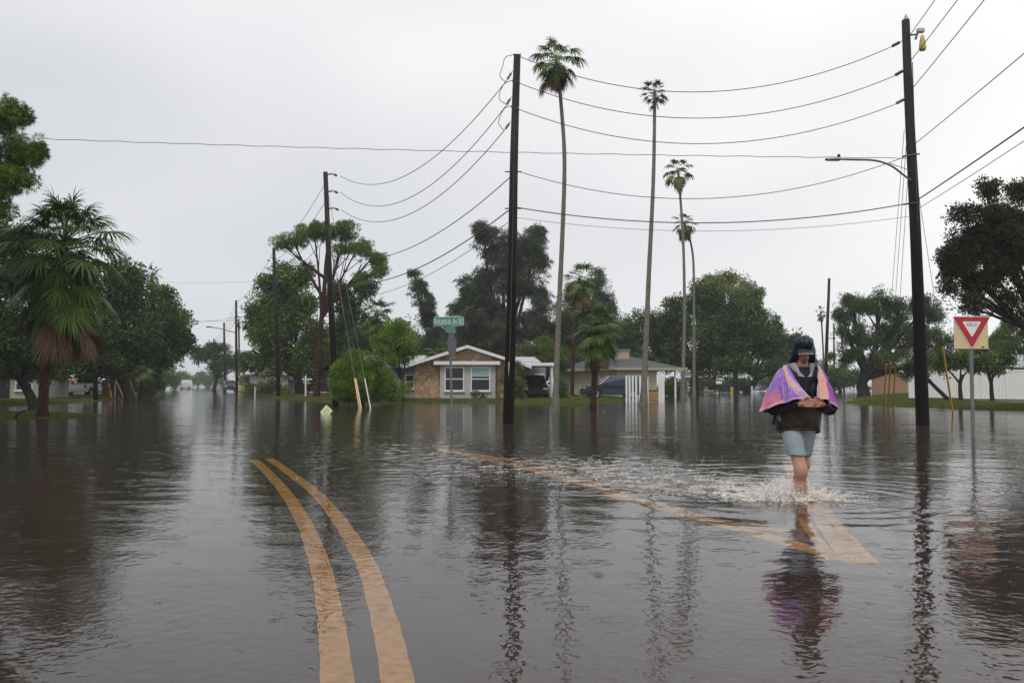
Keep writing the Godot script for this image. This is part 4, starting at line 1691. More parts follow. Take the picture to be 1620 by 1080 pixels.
	for b: Array in [[990, 535, 30, 28, "dark tree right behind the cream house's chimney"], [940, 560, 45, 35, "dark low tree behind the small cabbage palm"], [1005, 575, 45, 28, "dark low tree between the cream house and the big oak"], [900, 545, 50, 45, "dark tree behind the ragged palm's stem"], [640, 545, 40, 40, "dark tree between the round bush palm and the slim casuarina"], [745, 545, 50, 50, "dark tree under the tall casuarina, left of the centre pole"], [545, 560, 40, 50, "dark tree right behind the leaning pole"], [410, 590, 32, 22, "dark low tree where the side of the street begins"], [1260, 590, 40, 22, "dark low tree behind the person's shoulders"], [1330, 596, 30, 16, "dark low tree left of the spreading oak's trunk"], [700, 570, 55, 38, "dark tree behind the street name sign"], [640, 590, 40, 26, "dark tree behind the small light green tree"], [575, 575, 45, 50, "dark tree behind the round clipped bush"], [850, 575, 60, 35, "dark tree behind the carport and its weeping tree"], [495, 592, 50, 28, "dark tree behind the umbrella pine's foot"]]:
		tree("background_tree", b[4], "trees behind the houses", 135.0, Vector2(b[0], 618), [[b[0], b[1], b[2], b[3]], [b[0] - b[2] * 0.4, b[1] + b[3] * 0.4, b[2] * 0.7, b[3] * 0.6]], {"trunk": 0.3, "size": 1.5, "c1": dk1, "c2": Color(0.045, 0.07, 0.025), "twigs": 0})
	tree("weeping_tree", "rounded yellow green weeping tree behind the carport roof", "", 84.0, Vector2(862, 630), [[850, 558, 32, 24], [880, 566, 26, 22], [828, 572, 18, 18]], {"kind": "wisp", "size": 0.9, "den": 11.0, "trunk": 0.25, "c1": Color(0.034, 0.05, 0.012), "c2": Color(0.06, 0.075, 0.02), "gap": -0.3})
	tree("leafy_tree", "small light green tree beside the stone house", "", 57.0, Vector2(638, 632), [[632, 532, 26, 20], [608, 545, 20, 20], [640, 558, 20, 18], [618, 565, 18, 16], [626, 518, 14, 10]], {"kind": "round", "size": 0.5, "den": 8.0, "trunk": 0.13, "c1": Color(0.04, 0.07, 0.011), "c2": Color(0.085, 0.125, 0.024), "gap": -0.22, "fork": 0.6})
	tree("round_bush", "big clipped bright green bush beside the leaning pole", "", 50.0, Vector2(572, 642), [[570, 592, 44, 36], [545, 602, 24, 32], [600, 606, 21, 28], [570, 612, 46, 26]], {"kind": "round", "size": 0.34, "den": 9.0, "tufted": 0.45, "tufts": 40, "trunk": 0.2, "c1": Color(0.034, 0.06, 0.01), "c2": Color(0.075, 0.115, 0.02), "gap": -0.6, "shell": 0.3, "category": "bush", "fork": 0.5})
	tree("low_shrub", "low yellow green shrub at the stone wall's foot", "", 56.0, Vector2(625, 634), [[625, 618, 26, 15], [610, 624, 16, 10]], {"kind": "round", "size": 0.42, "den": 8.0, "trunk": 0.05, "c1": Color(0.05, 0.08, 0.012), "c2": Color(0.09, 0.125, 0.024), "gap": -0.3, "category": "bush", "y": 0.0})
	tree("trailing_vine", "drooping vine covering the right corner of the stone house", "", 60.5, Vector2(812, 636), [[815, 585, 14, 14], [812, 603, 20, 22], [820, 620, 17, 16]], {"kind": "wisp", "size": 0.6, "den": 8.0, "trunk": 0.07, "c1": Color(0.045, 0.06, 0.02), "c2": Color(0.075, 0.09, 0.035), "gap": -0.15, "category": "vine", "y": 0.0})
	tree("low_shrub", "small green shrub beside the white carport post", "", 61.0, Vector2(892, 634), [[890, 615, 9, 15], [886, 626, 10, 8]], {"kind": "round", "size": 0.4, "den": 8.0, "trunk": 0.04, "c1": Color(0.03, 0.06, 0.012), "c2": Color(0.07, 0.12, 0.022), "gap": -0.3, "category": "bush", "y": 0.0})
	tree("low_shrub", "overgrown yellowish hedge past the street's right edge", "", 102.0, Vector2(410, 625), [[395, 617, 15, 8], [425, 614, 20, 10], [445, 618, 18, 7]], {"kind": "broad", "size": 0.8, "den": 9.0, "trunk": 0.05, "c1": Color(0.04, 0.055, 0.015), "c2": Color(0.08, 0.085, 0.026), "gap": -0.3, "category": "hedge", "y": 0.0})
	for b: Array in [[1066, 613, 24, 13, 90.0, "dark low hedge beside the cream house's porch"], [1150, 607, 44, 9, 130.0, "long low hedge under the broad oak"], [1238, 605, 40, 10, 132.0, "low hedge behind the person's left arm"], [80, 612, 24, 12, 96.0, "dark low hedge left of the white pickup"], [232, 606, 24, 18, 100.0, "dark low hedge under the oaks at the street's left edge"], [195, 600, 34, 18, 98.0, "dark low hedge behind the leaning timbers"]]:
		tree("low_hedge", b[5], "low hedges in the yards", b[4], Vector2(b[0], 618), [[b[0], b[1], b[2], b[3]]], {"size": 0.9, "den": 9.0, "trunk": 0.05, "c1": dk1, "c2": Color(0.045, 0.06, 0.02), "gap": -0.3, "category": "hedge", "y": 0.0, "tufts": 26})
	tree("low_shrub", "grey green shrub beside the window of the cream house at left", "", 66.0, Vector2(34, 637), [[33, 627, 13, 7]], {"kind": "broad", "size": 0.5, "den": 8.0, "trunk": 0.03, "c1": Color(0.04, 0.055, 0.02), "c2": Color(0.09, 0.1, 0.045), "gap": -0.3, "category": "bush", "y": 0.0})
	tree("broken_branch", "small fallen leafy branch under the stone house's windows", "", 60.6, Vector2(764, 635), [[752, 624, 8, 5], [764, 628, 7, 4]], {"kind": "broad", "size": 0.4, "den": 3.0, "trunk": 0.05, "c1": Color(0.03, 0.035, 0.015), "c2": Color(0.06, 0.065, 0.03), "category": "branch", "y": 0.02})
	# right of the houses
	tree("pale_tree", "tree with pale yellow green top behind the big oak", "", 122.0, Vector2(1165, 620), [[1150, 452, 42, 24], [1182, 470, 28, 26], [1120, 462, 24, 18]], {"trunk": 0.4, "c1": Color(0.045, 0.06, 0.02), "c2": Color(0.10, 0.11, 0.045), "gap": -0.02, "size": 1.1})
	tree("oak_tree", "broad dark oak behind the two slim palms", "oaks behind the houses", 100.0, Vector2(1098, 621), [[1108, 478, 42, 32], [1150, 500, 40, 35], [1185, 505, 35, 32], [1072, 500, 34, 30], [1042, 530, 36, 30], [1020, 505, 18, 20], [1110, 540, 55, 40], [1170, 550, 48, 40], [1060, 560, 40, 30], [1212, 540, 30, 32], [1130, 575, 60, 20]], {"trunk": 0.55, "c1": dk1, "c2": Color(0.042, 0.062, 0.026), "gap": -0.08})
	tree("oak_tree", "dark oak directly behind the wading person", "oaks behind the houses", 114.0, Vector2(1180, 619), [[1225, 545, 34, 34], [1258, 558, 26, 32], [1195, 580, 40, 18], [1240, 582, 36, 16], [1215, 515, 20, 18], [1272, 575, 18, 22]], {"trunk": 0.45, "c1": dk1, "c2": dk2})
	tree("far_tree", "low far trees in the gap right of the person", "trees far down the side street", 190.0, Vector2(1290, 615), [[1296, 588, 16, 18], [1322, 592, 18, 16], [1275, 592, 18, 18], [1350, 598, 20, 10]], {"size": 1.6, "trunk": 0.3, "twigs": 0, "c2": Color(0.09, 0.12, 0.035)})
	tree("oak_tree", "thick trunked spreading oak between the person and the right pole", "", 84.0, Vector2(1367, 629), [[1350, 482, 26, 26], [1385, 478, 28, 24], [1425, 490, 34, 26], [1462, 492, 26, 26], [1478, 530, 30, 36], [1345, 530, 22, 24], [1395, 530, 38, 30], [1440, 540, 36, 30], [1335, 562, 26, 18], [1400, 570, 50, 18], [1465, 570, 35, 22], [1335, 505, 14, 16]], {"trunk": 0.62, "c1": dk1, "c2": Color(0.05, 0.068, 0.032), "gap": -0.02, "fork_at": Vector2(1368, 592), "kind": "fine", "size": 0.8, "twigs": 7})
	tree("oak_tree", "near dark oak reaching in at the right edge above the yield sign", "", 37.0, Vector2(1700, 658), [[1555, 352, 44, 30], [1540, 385, 34, 28], [1590, 400, 45, 38], [1520, 412, 22, 22], [1585, 345, 30, 24], [1625, 298, 28, 18], [1560, 300, 22, 12], [1605, 440, 34, 30], [1540, 470, 26, 14], [1580, 470, 24, 14], [1505, 405, 12, 20], [1640, 380, 50, 60], [1680, 430, 60, 70], [1500, 430, 10, 10], [1560, 440, 34, 16], [1530, 486, 24, 10], [1600, 490, 26, 18], [1500, 455, 10, 12], [1575, 375, 44, 34]],
		{"kind": "fine", "size": 0.62, "den": 13.0, "trunk": 0.2, "c1": Color(0.013, 0.016, 0.012), "c2": Color(0.03, 0.037, 0.021), "gap": -0.05, "gapf": 0.4, "fork": 0.5})
	tree("leafy_tree", "olive green tree at the right edge behind the yield sign", "", 72.0, Vector2(1625, 636), [[1600, 535, 36, 36], [1560, 550, 30, 26], [1640, 520, 40, 50], [1530, 560, 24, 20]], {"trunk": 0.3, "c1": Color(0.02, 0.03, 0.012), "c2": Color(0.06, 0.075, 0.028), "kind": "wisp", "size": 0.9})
	# small many-stemmed trees before the white fence
	var stems := "small crooked trees before the white fence"
	for s: Array in [["leftmost of the crooked small trees, its stem bent far left", [1506, 637], [1462, 592], [[1456, 582, 20, 16], [1438, 590, 12, 10]]], ["crooked small tree behind the yield sign post with upright stem", [1521, 637], [1520, 592], [[1492, 574, 20, 18], [1520, 568, 20, 14], [1538, 580, 12, 12]]], ["crooked small tree right of the yield sign with thick dark stem", [1572, 642], [1565, 592], [[1562, 572, 22, 14], [1590, 565, 20, 12], [1572, 582, 24, 10], [1608, 572, 10, 8]]]]:
		tree("garden_tree", s[0], stems, 54.0, Vector2(s[1][0], s[1][1]), s[3], {"kind": "broad", "size": 0.62, "den": 6.0, "trunk": 0.14, "c1": Color(0.016, 0.03, 0.010), "c2": Color(0.05, 0.082, 0.022), "gap": -0.15, "fork_at": Vector2(s[2][0], s[2][1]), "y": 0.02})


func make_palms() -> void:
	palm("cabbage_palm", "large near cabbage palm on the left with skirt of brown dead leaves", "", 31.0, Vector2(66, 662), [Vector2(72, 570), Vector2(84, 480), Vector2(101, 380)], {"r0": 0.18, "r1": 0.15, "crown": 2.3, "short": 0.55, "green": 120, "dead": 40, "fine": 30, "bark": red_bark, "low": -66.0, "tall": 0.85, "hang": 0.38})
	palm("cabbage_palm", "small full cabbage palm with brown skirt before the cream house", "", 44.0, Vector2(938, 645), [Vector2(941, 590), Vector2(945, 513)], {"r0": 0.16, "r1": 0.14, "crown": 1.5, "short": 0.6, "green": 80, "dead": 30, "fine": 18, "low": -65.0, "tall": 0.6, "bark": red_bark, "hang": 0.34})
	palm("cabbage_palm", "cabbage palm behind the clipped round bush", "", 78.0, Vector2(583, 632), [Vector2(586, 560), Vector2(596, 495)], {"r0": 0.2, "r1": 0.2, "crown": 1.9, "green": 40, "dead": 4, "fine": 14, "low": -50.0, "bark": red_bark})
	palm("cabbage_palm", "short bushy palm behind the street name sign", "", 88.0, Vector2(690, 626), [Vector2(690, 600), Vector2(690, 562)], {"r0": 0.2, "r1": 0.2, "crown": 2.0, "green": 34, "dead": 2, "fine": 12, "low": -40.0})
	palm("cabbage_palm", "short yellowish palm under the oaks left of the street", "", 75.0, Vector2(221, 629), [Vector2(222, 605), Vector2(226, 575)], {"r0": 0.2, "r1": 0.18, "crown": 1.5, "green": 30, "dead": 10, "fine": 12, "low": -65.0, "bark": red_bark})
	palm("fan_palm", "ragged palm with brown skirt and a bare spike beside the tallest palm", "", 70.0, Vector2(905, 628), [Vector2(908, 540), Vector2(917, 440)], {"r0": 0.16, "r1": 0.14, "crown": 1.75, "green": 26, "dead": 16, "fine": 14, "low": -70.0, "bark": red_bark})
	var tall := "tall slender fan palms"
	palm("fan_palm", "tallest slender palm right of the centre pole", tall, 38.0, Vector2(878, 654), [Vector2(884, 500), Vector2(893, 280), Vector2(889, 180), Vector2(880, 92)], {"bark": pale_bark, "r0": 0.14, "r1": 0.075, "crown": 1.38, "short": 0.6, "green": 36, "dead": 14, "fine": 20, "low": -60.0, "hang": 0.5, "tall": 0.2})
	palm("fan_palm", "slender palm with tiny tufted crown, second tallest", tall, 50.0, Vector2(1018, 641), [Vector2(1026, 450), Vector2(1034, 280), Vector2(1036, 145)], {"bark": pale_bark, "r0": 0.19, "r1": 0.09, "crown": 0.85, "green": 24, "dead": 2, "fine": 12, "low": -30.0, "hang": 0.12})
	palm("fan_palm", "left and taller of the two slim palms standing close together", tall, 84.0, Vector2(1080, 627), [Vector2(1083, 500), Vector2(1081, 380), Vector2(1073, 268)], {"bark": pale_bark, "r0": 0.2, "r1": 0.11, "crown": 1.75, "tall": 0.25, "green": 26, "dead": 8, "fine": 12, "low": -78.0, "hang": 0.42})
	palm("fan_palm", "right and shorter of the two slim palms standing close together", tall, 88.0, Vector2(1098, 623), [Vector2(1098, 480), Vector2(1096, 400), Vector2(1083, 352)], {"bark": pale_bark, "r0": 0.18, "r1": 0.10, "crown": 1.5, "tall": 0.25, "green": 24, "dead": 10, "fine": 12, "low": -78.0, "hang": 0.42})
	var far := "small palms far away"
	palm("far_palm", "far palm rising above the oaks left of the street", far, 112.0, Vector2(236, 620), [Vector2(238, 520), Vector2(240, 432)], {"r0": 0.2, "r1": 0.15, "crown": 1.5, "green": 22, "dead": 8, "fine": 8, "low": -70.0})
	palm("far_palm", "far reddish skirted palm behind a pole of the street", far, 150.0, Vector2(378, 618), [Vector2(378, 560), Vector2(377, 505)], {"r0": 0.18, "r1": 0.15, "crown": 1.0, "green": 12, "dead": 14, "fine": 8, "low": -60.0})
	palm("far_palm", "far yellowish palm left of the bare pole behind the person", far, 140.0, Vector2(1303, 617), [Vector2(1303, 560), Vector2(1299, 492)], {"r0": 0.16, "r1": 0.12, "crown": 1.2, "green": 16, "dead": 8, "fine": 8, "low": -70.0})
	palm("far_palm", "far palm left of the spreading oak's crown", far, 150.0, Vector2(1336, 617), [Vector2(1334, 560), Vector2(1331, 515)], {"r0": 0.16, "r1": 0.12, "crown": 1.1, "green": 12, "dead": 8, "fine": 8, "low": -70.0})
# ------------------------------------------------------------------ houses, fences
func window_unit(parent: Node3D, at: Vector3, w: float, h: float, m_frame: Material, blind := false, turn := 0.0) -> void:
	var b := Basis(Vector3.UP, turn)
	var g := Geo.new()
	var t := 0.085
	for s: float in [-1.0, 1.0]:
		g.box(at + b * Vector3(s * (w - t) * 0.5, 0, 0.02), Vector3(t, h, 0.08), 0.008, b)
		g.box(at + b * Vector3(0, s * (h - t) * 0.5, 0.021), Vector3(w - 2 * t, t, 0.08), 0.008, b)
	g.box(at + b * Vector3(0, 0, 0.018), Vector3(w - 2 * t, 0.07, 0.07), 0.006, b)
	var win := part("window", g, m_frame, parent)
	for s: float in [-1.0, 1.0]:
		var pg := Geo.new()
		var hh := (h - 2 * t) * 0.5
		pg.face(at + b * Vector3(-w * 0.5 + t, s * hh * 0.5 - hh * 0.5, 0.005), at + b * Vector3(w * 0.5 - t, s * hh * 0.5 - hh * 0.5, 0.005), at + b * Vector3(w * 0.5 - t, s * hh * 0.5 + hh * 0.5, 0.005), at + b * Vector3(-w * 0.5 + t, s * hh * 0.5 + hh * 0.5, 0.005), b * Vector3(0, 0, 1))
		part("pane", pg, plain(0.012, 0.014, 0.02, 0.12), win)
	if blind:
		var bg := Geo.new()
		var n := 7
		var top := h * 0.5 - t
		for i in n:
			bg.box(at + b * Vector3(0, top - 0.045 - i * 0.085, 0.014), Vector3(w - 2 * t, 0.078, 0.008), 0.002, b)
		part("blind", bg, plain(0.30, 0.44, 0.42, 0.6), win)
	boxs("sill", at + b * Vector3(0, -h * 0.5 - 0.035, 0.05), Vector3(w + 0.12, 0.06, 0.14), m_frame, win, b)


func boxs(called: String, at: Vector3, size: Vector3, m: Material, parent: Node3D, b := Basis.IDENTITY) -> MeshInstance3D:
	return boxp(called, at, size, m, parent, 0.012, b)


# irregular flat stones that fill an outline (local x,y), set proud of the plane z
func stones(parent: Node3D, outline: PackedVector2Array, z: float, step: float, mats: Array) -> void:
	var lo := Vector2.ONE * 1e9
	var hi := -lo
	for p in outline:
		lo = lo.min(p)
		hi = hi.max(p)
	var seeds: Array[Vector2] = []
	var nx := int((hi.x - lo.x) / step) + 3
	var ny := int((hi.y - lo.y) / (step * 0.85)) + 3
	for j in ny:
		for i in nx:
			seeds.append(lo + Vector2((i - 1 + 0.5 * (j % 2)) * step, (j - 1) * step * 0.85) + Vector2(rnd(-0.32, 0.32), rnd(-0.3, 0.3)) * step)
	for s in seeds:
		var poly := PackedVector2Array([s + Vector2(-1, -1) * step * 2, s + Vector2(1, -1) * step * 2, s + Vector2(1, 1) * step * 2, s + Vector2(-1, 1) * step * 2])
		for q in seeds:
			if q == s or q.distance_to(s) > step * 3.0:
				continue
			var nrm := (q - s).normalized()
			var lim := nrm.dot((s + q) * 0.5) - 0.014
			var o := PackedVector2Array()
			for i in poly.size():
				var a := poly[i]
				var b := poly[(i + 1) % poly.size()]
				var da := nrm.dot(a) - lim
				var db := nrm.dot(b) - lim
				if da <= 0.0:
					o.append(a)
				if (da < 0.0) != (db < 0.0):
					o.append(a.lerp(b, da / (da - db)))
			poly = o
			if poly.size() < 3:
				break
		if poly.size() < 3:
			continue
		for cut in Geometry2D.intersect_polygons(poly, outline):
			if cut.size() < 3 or absf(area_of(cut)) < 0.006:
				continue
			var g := Geo.new()
			g.prism(cut, z, z + rnd(0.02, 0.05), Vector3.ZERO, Basis.IDENTITY, false)
			part("stone", g, mats[rng.randi_range(0, mats.size() - 1)], parent)


func area_of(p: PackedVector2Array) -> float:
	var a := 0.0
	for i in p.size():
		a += p[i].cross(p[(i + 1) % p.size()])
	return a * 0.5


# slab between four top corners (in order), with thickness downwards
func slab(g: Geo, a: Vector3, b: Vector3, c: Vector3, d: Vector3, th: float) -> void:
	var dn := Vector3(0, -th, 0)
	var mid := (a + b + c + d) / 4.0
	g.face(a, b, c, d, Vector3.UP)
	g.face(a + dn, b + dn, c + dn, d + dn, Vector3.DOWN)
	for e: Array in [[a, b], [b, c], [c, d], [d, a]]:
		g.face(e[0], e[1], e[1] + dn, e[0] + dn, (e[0] + e[1]) * 0.5 - mid)


# overlapping roof shingle rows on a plane: from the eave edge (a to b) up to the ridge edge (d to c)
func shingles(parent: Node3D, a: Vector3, b: Vector3, c: Vector3, d: Vector3, rows: int, m: Material) -> void:
	var nn := (b - a).cross(d - a).normalized()
	if nn.y < 0:
		nn = -nn
	for i in rows:
		var g := Geo.new()
		var s := float(i) / rows
		var e := float(i + 1) / rows
		var p := a.lerp(d, s) + nn * 0.035
		var q := b.lerp(c, s) + nn * 0.035
		var r := b.lerp(c, e) + nn * 0.008
		var t := a.lerp(d, e) + nn * 0.008
		g.face(p, q, r, t, nn)
		g.face(p, q, q - nn * 0.03, p - nn * 0.03, (a - d))
		part("shingle_row", g, m, parent)


func make_houses() -> void:
	var white := white_paint
	var stucco := mottled(Color(0.36, 0.35, 0.33), Color(0.45, 0.44, 0.42), 0.6, 0.8, 0.5, Vector3.ONE, 51)
	var mortar := plain(0.24, 0.16, 0.10, 0.9)
	var st_mats := [mottled(Color(0.42, 0.28, 0.16), Color(0.54, 0.38, 0.23), 1.5, 0.8, 1.0, Vector3.ONE, 52), mottled(Color(0.38, 0.24, 0.13), Color(0.50, 0.34, 0.19), 1.5, 0.8, 1.0, Vector3.ONE, 53), mottled(Color(0.46, 0.32, 0.19), Color(0.58, 0.42, 0.27), 1.5, 0.8, 1.0, Vector3.ONE, 54), mottled(Color(0.30, 0.18, 0.10), Color(0.42, 0.27, 0.15), 1.5, 0.8, 1.0, Vector3.ONE, 55)]
	var roof_pale := mottled(Color(0.30, 0.31, 0.33), Color(0.42, 0.43, 0.45), 1.2, 0.7, 0.6, Vector3.ONE, 56)
	var roof_dark := mottled(Color(0.045, 0.048, 0.058), Color(0.095, 0.10, 0.115), 1.5, 0.7, 0.8, Vector3.ONE, 57)
	# the stone house
	var d := 62.0
	var k := d / F
	var o := P(740, 636, d)
	o.y = 0.0
	var h := thing("stone_house", "low tan stone house with white gable trim and two windows in a grey bay", "house", o)
	var X := func(px: float) -> float: return (px - 740.0) * k
	var Y := func(py: float) -> float: return 1.15 + (608.0 - py) * k
	var g := Geo.new()
	var ev: float = Y.call(577.0)
	var pk: float = Y.call(549.5)
	var wl: float = X.call(656.0)
	var wr: float = X.call(824.0)
	g.prism(PackedVector2Array([Vector2(wl, -0.3), Vector2(wr, -0.3), Vector2(wr, ev), Vector2(0, pk - 0.1), Vector2(wl, ev)]), -11.0, 0.0)
	var wall := part("wall", g, mortar, h)
	var bl: float = X.call(697.0)
	var br: float = X.call(784.0)
	var bt: float = Y.call(577.0)
	stones(wall, PackedVector2Array([Vector2(wl, -0.1), Vector2(bl - 0.02, -0.1), Vector2(bl - 0.02, ev + 0.55), Vector2(wl, ev - 0.02)]), 0.0, 0.30, st_mats)
	stones(wall, PackedVector2Array([Vector2(br + 0.02, -0.1), Vector2(wr, -0.1), Vector2(wr, ev - 0.02), Vector2(br + 0.02, ev + 0.55)]), 0.0, 0.30, st_mats)
	stones(wall, PackedVector2Array([Vector2(bl + 0.02, bt + 0.24), Vector2(br - 0.02, bt + 0.24), Vector2(br - 0.4, ev + 0.55), Vector2(0, pk - 0.15), Vector2(bl + 0.4, ev + 0.55)]), 0.0, 0.42, st_mats)
	var bay := boxp("bay", Vector3((bl + br) * 0.5, bt * 0.5 - 0.1, 0.25), Vector3(br - bl, bt + 0.2, 0.6), stucco, h, 0.01)
	var bh := boxs("bay_fascia", Vector3((bl + br) * 0.5 - 0.05, bt + 0.1, 0.4), Vector3(br - bl + 0.75, 0.24, 1.0), white, h)
	var wy: float = (Y.call(580.5) + Y.call(618.5)) * 0.5
	var wh: float = Y.call(580.5) - Y.call(618.5)
	window_unit(bay, Vector3(X.call(719.5), wy, 0.56), 31.0 * k, wh, white)
	window_unit(bay, Vector3(X.call(760.5), wy, 0.56), 31.0 * k, wh, white, true)
	# roof planes with white rake boards
	var rl: float = X.call(640.0)
	var rr: float = X.call(840.0)
	var ye: float = Y.call(579.0)
	var yp: float = Y.call(547.0)
	for s: Array in [[rl, -1.0], [rr, 1.0]]:
		var rg := Geo.new()
		slab(rg, Vector3(s[0], ye, 0.7), Vector3(0, yp, 0.7), Vector3(0, yp, -11.4), Vector3(s[0], ye, -11.4), 0.1)
		var rf := part("roof", rg, roof_pale, h)
		shingles(rf, Vector3(s[0], ye, 0.72), Vector3(s[0], ye, -11.42), Vector3(0, yp, -11.42), Vector3(0, yp, 0.72), 14, roof_pale)
		var fg := Geo.new()
		slab(fg, Vector3(s[0] + s[1] * 0.02, ye + 0.03, 0.78), Vector3(0, yp + 0.03, 0.78), Vector3(0, yp + 0.03, 0.715), Vector3(s[0] + s[1] * 0.02, ye + 0.03, 0.715), 0.22)
		part("rake_board", fg, white, h)
	# left wing, set back
	var wk := 66.5 / F
	var wx0: float = -6.6
	var wg := Geo.new()
	wg.box(Vector3(wl - 2.4, 1.15, -7.3), Vector3(4.8, 2.7, 5.0), 0.01)
	var wing := part("wing_wall", wg, mottled(Color(0.24, 0.245, 0.25), Color(0.31, 0.315, 0.32), 0.6, 0.8, 0.3, Vector3.ONE, 58), h)
	window_unit(wing, Vector3(wl - 0.9, 1.35, -4.79), 0.7, 1.1, white)
	var wr2 := Geo.new()
	slab(wr2, Vector3(wl - 5.2, 2.55, -4.0), Vector3(wl + 0.0, 2.55, -4.0), Vector3(wl + 0.0, 3.45, -8.0), Vector3(wl - 5.2, 3.45, -8.0), 0.12)
	slab(wr2, Vector3(wl - 5.2, 3.45, -8.0), Vector3(wl + 0.0, 3.45, -8.0), Vector3(wl + 0.0, 2.6, -11.0), Vector3(wl - 5.2, 2.6, -11.0), 0.12)
	part("wing_roof", wr2, roof_pale, h)
	# carport on the right
	var cx0: float = X.call(822.0)
	var cx1: float = X.call(878.0)
	boxs("carport_roof", Vector3((cx0 + cx1) * 0.5, Y.call(576.5), -2.6), Vector3(cx1 - cx0, 0.22, 6.2), white, h)
	var cs := Geo.new()
	slab(cs, Vector3(cx0 - 0.6, 2.78, -1.2), Vector3(cx0 + 1.5, 2.78, -1.2), Vector3(cx0 + 1.2, 3.3, -7.0), Vector3(cx0 - 2.0, 3.3, -7.0), 0.1)
	part("carport_slope", cs, roof_pale, h)
	for px: float in [873.0, 876.0]:
		boxs("carport_post", Vector3(X.call(px), 1.2, 0.3 if px < 875.0 else -5.4), Vector3(0.12, 2.5, 0.12), white, h)
	boxs("carport_wall", Vector3((cx0 + cx1) * 0.5 - 0.2, 1.2, -6.4), Vector3(cx1 - cx0 - 0.4, 2.5, 0.15), mottled(Color(0.2, 0.2, 0.2), Color(0.28, 0.28, 0.28), 0.6, 0.8, 0.0, Vector3.ONE, 59), h)
	boxs("door", Vector3(X.call(858.0), 1.0, -6.28), Vector3(0.8, 2.0, 0.05), white, h)
	# the cream house with the dark hip roof
	var c := P(977, 628, 75.0)
	c.y = 0.05
	var b := thing("cream_house", "cream house with dark hipped roof and a square tan chimney", "house", c, 0.358)
	var cream := mottled(Color(0.33, 0.30, 0.20), Color(0.41, 0.375, 0.26), 0.6, 0.8, 0.3, Vector3.ONE, 60)
	var bg := Geo.new()
	bg.box(Vector3(1.9, 1.05, -6.4), Vector3(3.8, 2.7, 12.8), 0.01)
	bg.box(Vector3(4.7, 1.05, -8.0), Vector3(1.8, 2.7, 9.0), 0.01)
	var bw := part("wall", bg, cream, b)
	window_unit(bw, Vector3(1.6, 1.3, 0.01), 1.3, 1.2, white)
	window_unit(bw, Vector3(-0.01, 1.3, -4.0), 1.2, 1.1, white, false, -PI / 2)
	var e := 0.55
	var r0 := [Vector3(-e, 2.5, e), Vector3(5.6 + e, 2.5, e), Vector3(5.6 + e, 2.5, -12.8 - e), Vector3(-e, 2.5, -12.8 - e)]
	var p0 := Vector3(2.8, 3.75, -4.2)
	var p1 := Vector3(2.8, 3.75, -8.8)
	for f: Array in [[r0[0], r0[1], p0, p0], [r0[1], r0[2], p1, p0], [r0[2], r0[3], p1, p1], [r0[3], r0[0], p0, p1]]:
		var fg := Geo.new()
		if f[2] == f[3]:
			fg.flat3(f[0], f[1], f[2], Vector3.UP)
		else:
			fg.face(f[0], f[1], f[2], f[3], Vector3.UP)
		var rf := part("roof", fg, roof_dark, b)
		shingles(rf, f[0], f[1], f[2].lerp(f[1], 0.001), f[3].lerp(f[0], 0.001), 11, roof_dark)
	var sg := Geo.new()
	sg.box(Vector3(2.8, 2.42, -6.4), Vector3(6.66, 0.1, 13.86), 0.01)
	part("soffit", sg, cream, b)
	for f: Array in [[Vector3(2.8, 2.42, e + 0.02), Vector3(6.7, 0.2, 0.04)], [Vector3(-e - 0.02, 2.42, -6.4), Vector3(0.04, 0.2, 13.9)], [Vector3(5.6 + e + 0.02, 2.42, -6.4), Vector3(0.04, 0.2, 13.9)]]:
		boxp("gutter", f[0], f[1], cream, b, 0.005)
	var ch := boxp("chimney", Vector3(2.0, 3.4, -2.9), Vector3(1.0, 1.4, 0.8), mottled(Color(0.34, 0.27, 0.17), Color(0.44, 0.36, 0.24), 1.0, 0.8, 0.8, Vector3.ONE, 61), b, 0.02)
	boxp("chimney_cap", Vector3(2.0, 4.13, -2.9), Vector3(1.16, 0.12, 0.96), mortar, ch, 0.02)
	for x: float in [5.5]:
		boxp("porch_post", Vector3(x, 1.15, 0.2), Vector3(0.14, 2.5, 0.14), white, b, 0.01)
	# vinyl fences
	fence("garage_fence", "white panel fence left of the blue car", P(885, 627, 92.0), P(938, 627, 87.0), 1.75, 3, white, 0.02)
	fence("vinyl_fence", "long white board fence on the right behind the crooked trees", P(1440, 634, 64.0), P(1800, 634, 60.0), 2.15, 9, white, 0.02)
	var pf := thing("picket_fence", "row of tall separate white boards with gaps, in two groups round the thick palm trunk", "fence", P(1018, 633, 61.0))
	pf.position.y = -0.15
	for px: float in [991.4, 996.3, 1001.4, 1006.8, 1013.0, 1019.0, 1024.6, 1043.6, 1046.8, 1050.0]:
		var hh := rnd(1.86, 1.94)
		var x := (px - 1018.0) * 61.0 / F
		var fg := Geo.new()
		var w := 0.135
		fg.prism(PackedVector2Array([Vector2(-w * 0.5, 0), Vector2(w * 0.5, 0), Vector2(w * 0.5, hh - 0.03), Vector2(w * 0.35, hh), Vector2(-w * 0.35, hh), Vector2(-w * 0.5, hh - 0.03)]), -0.02, 0.02, Vector3(x, 0, 0), Basis(Vector3.BACK, rnd(-0.008, 0.008)))
		part("board", fg, white, pf)
	boxp("rail", Vector3(0.25, 0.1, -0.05), Vector3(2.7, 0.09, 0.04), white, pf, 0.005)
	# white building at the right edge
	var wb := thing("white_building", "plain white building with grey roof at the right edge", "house", Vector3(P(1575, 632, 66.0).x, 0.0, -66.0), -0.05)
	boxp("wall", Vector3(5.0, 1.2, -4.0), Vector3(10.0, 2.5, 8.0), white, wb, 0.01)
	var wrg := Geo.new()
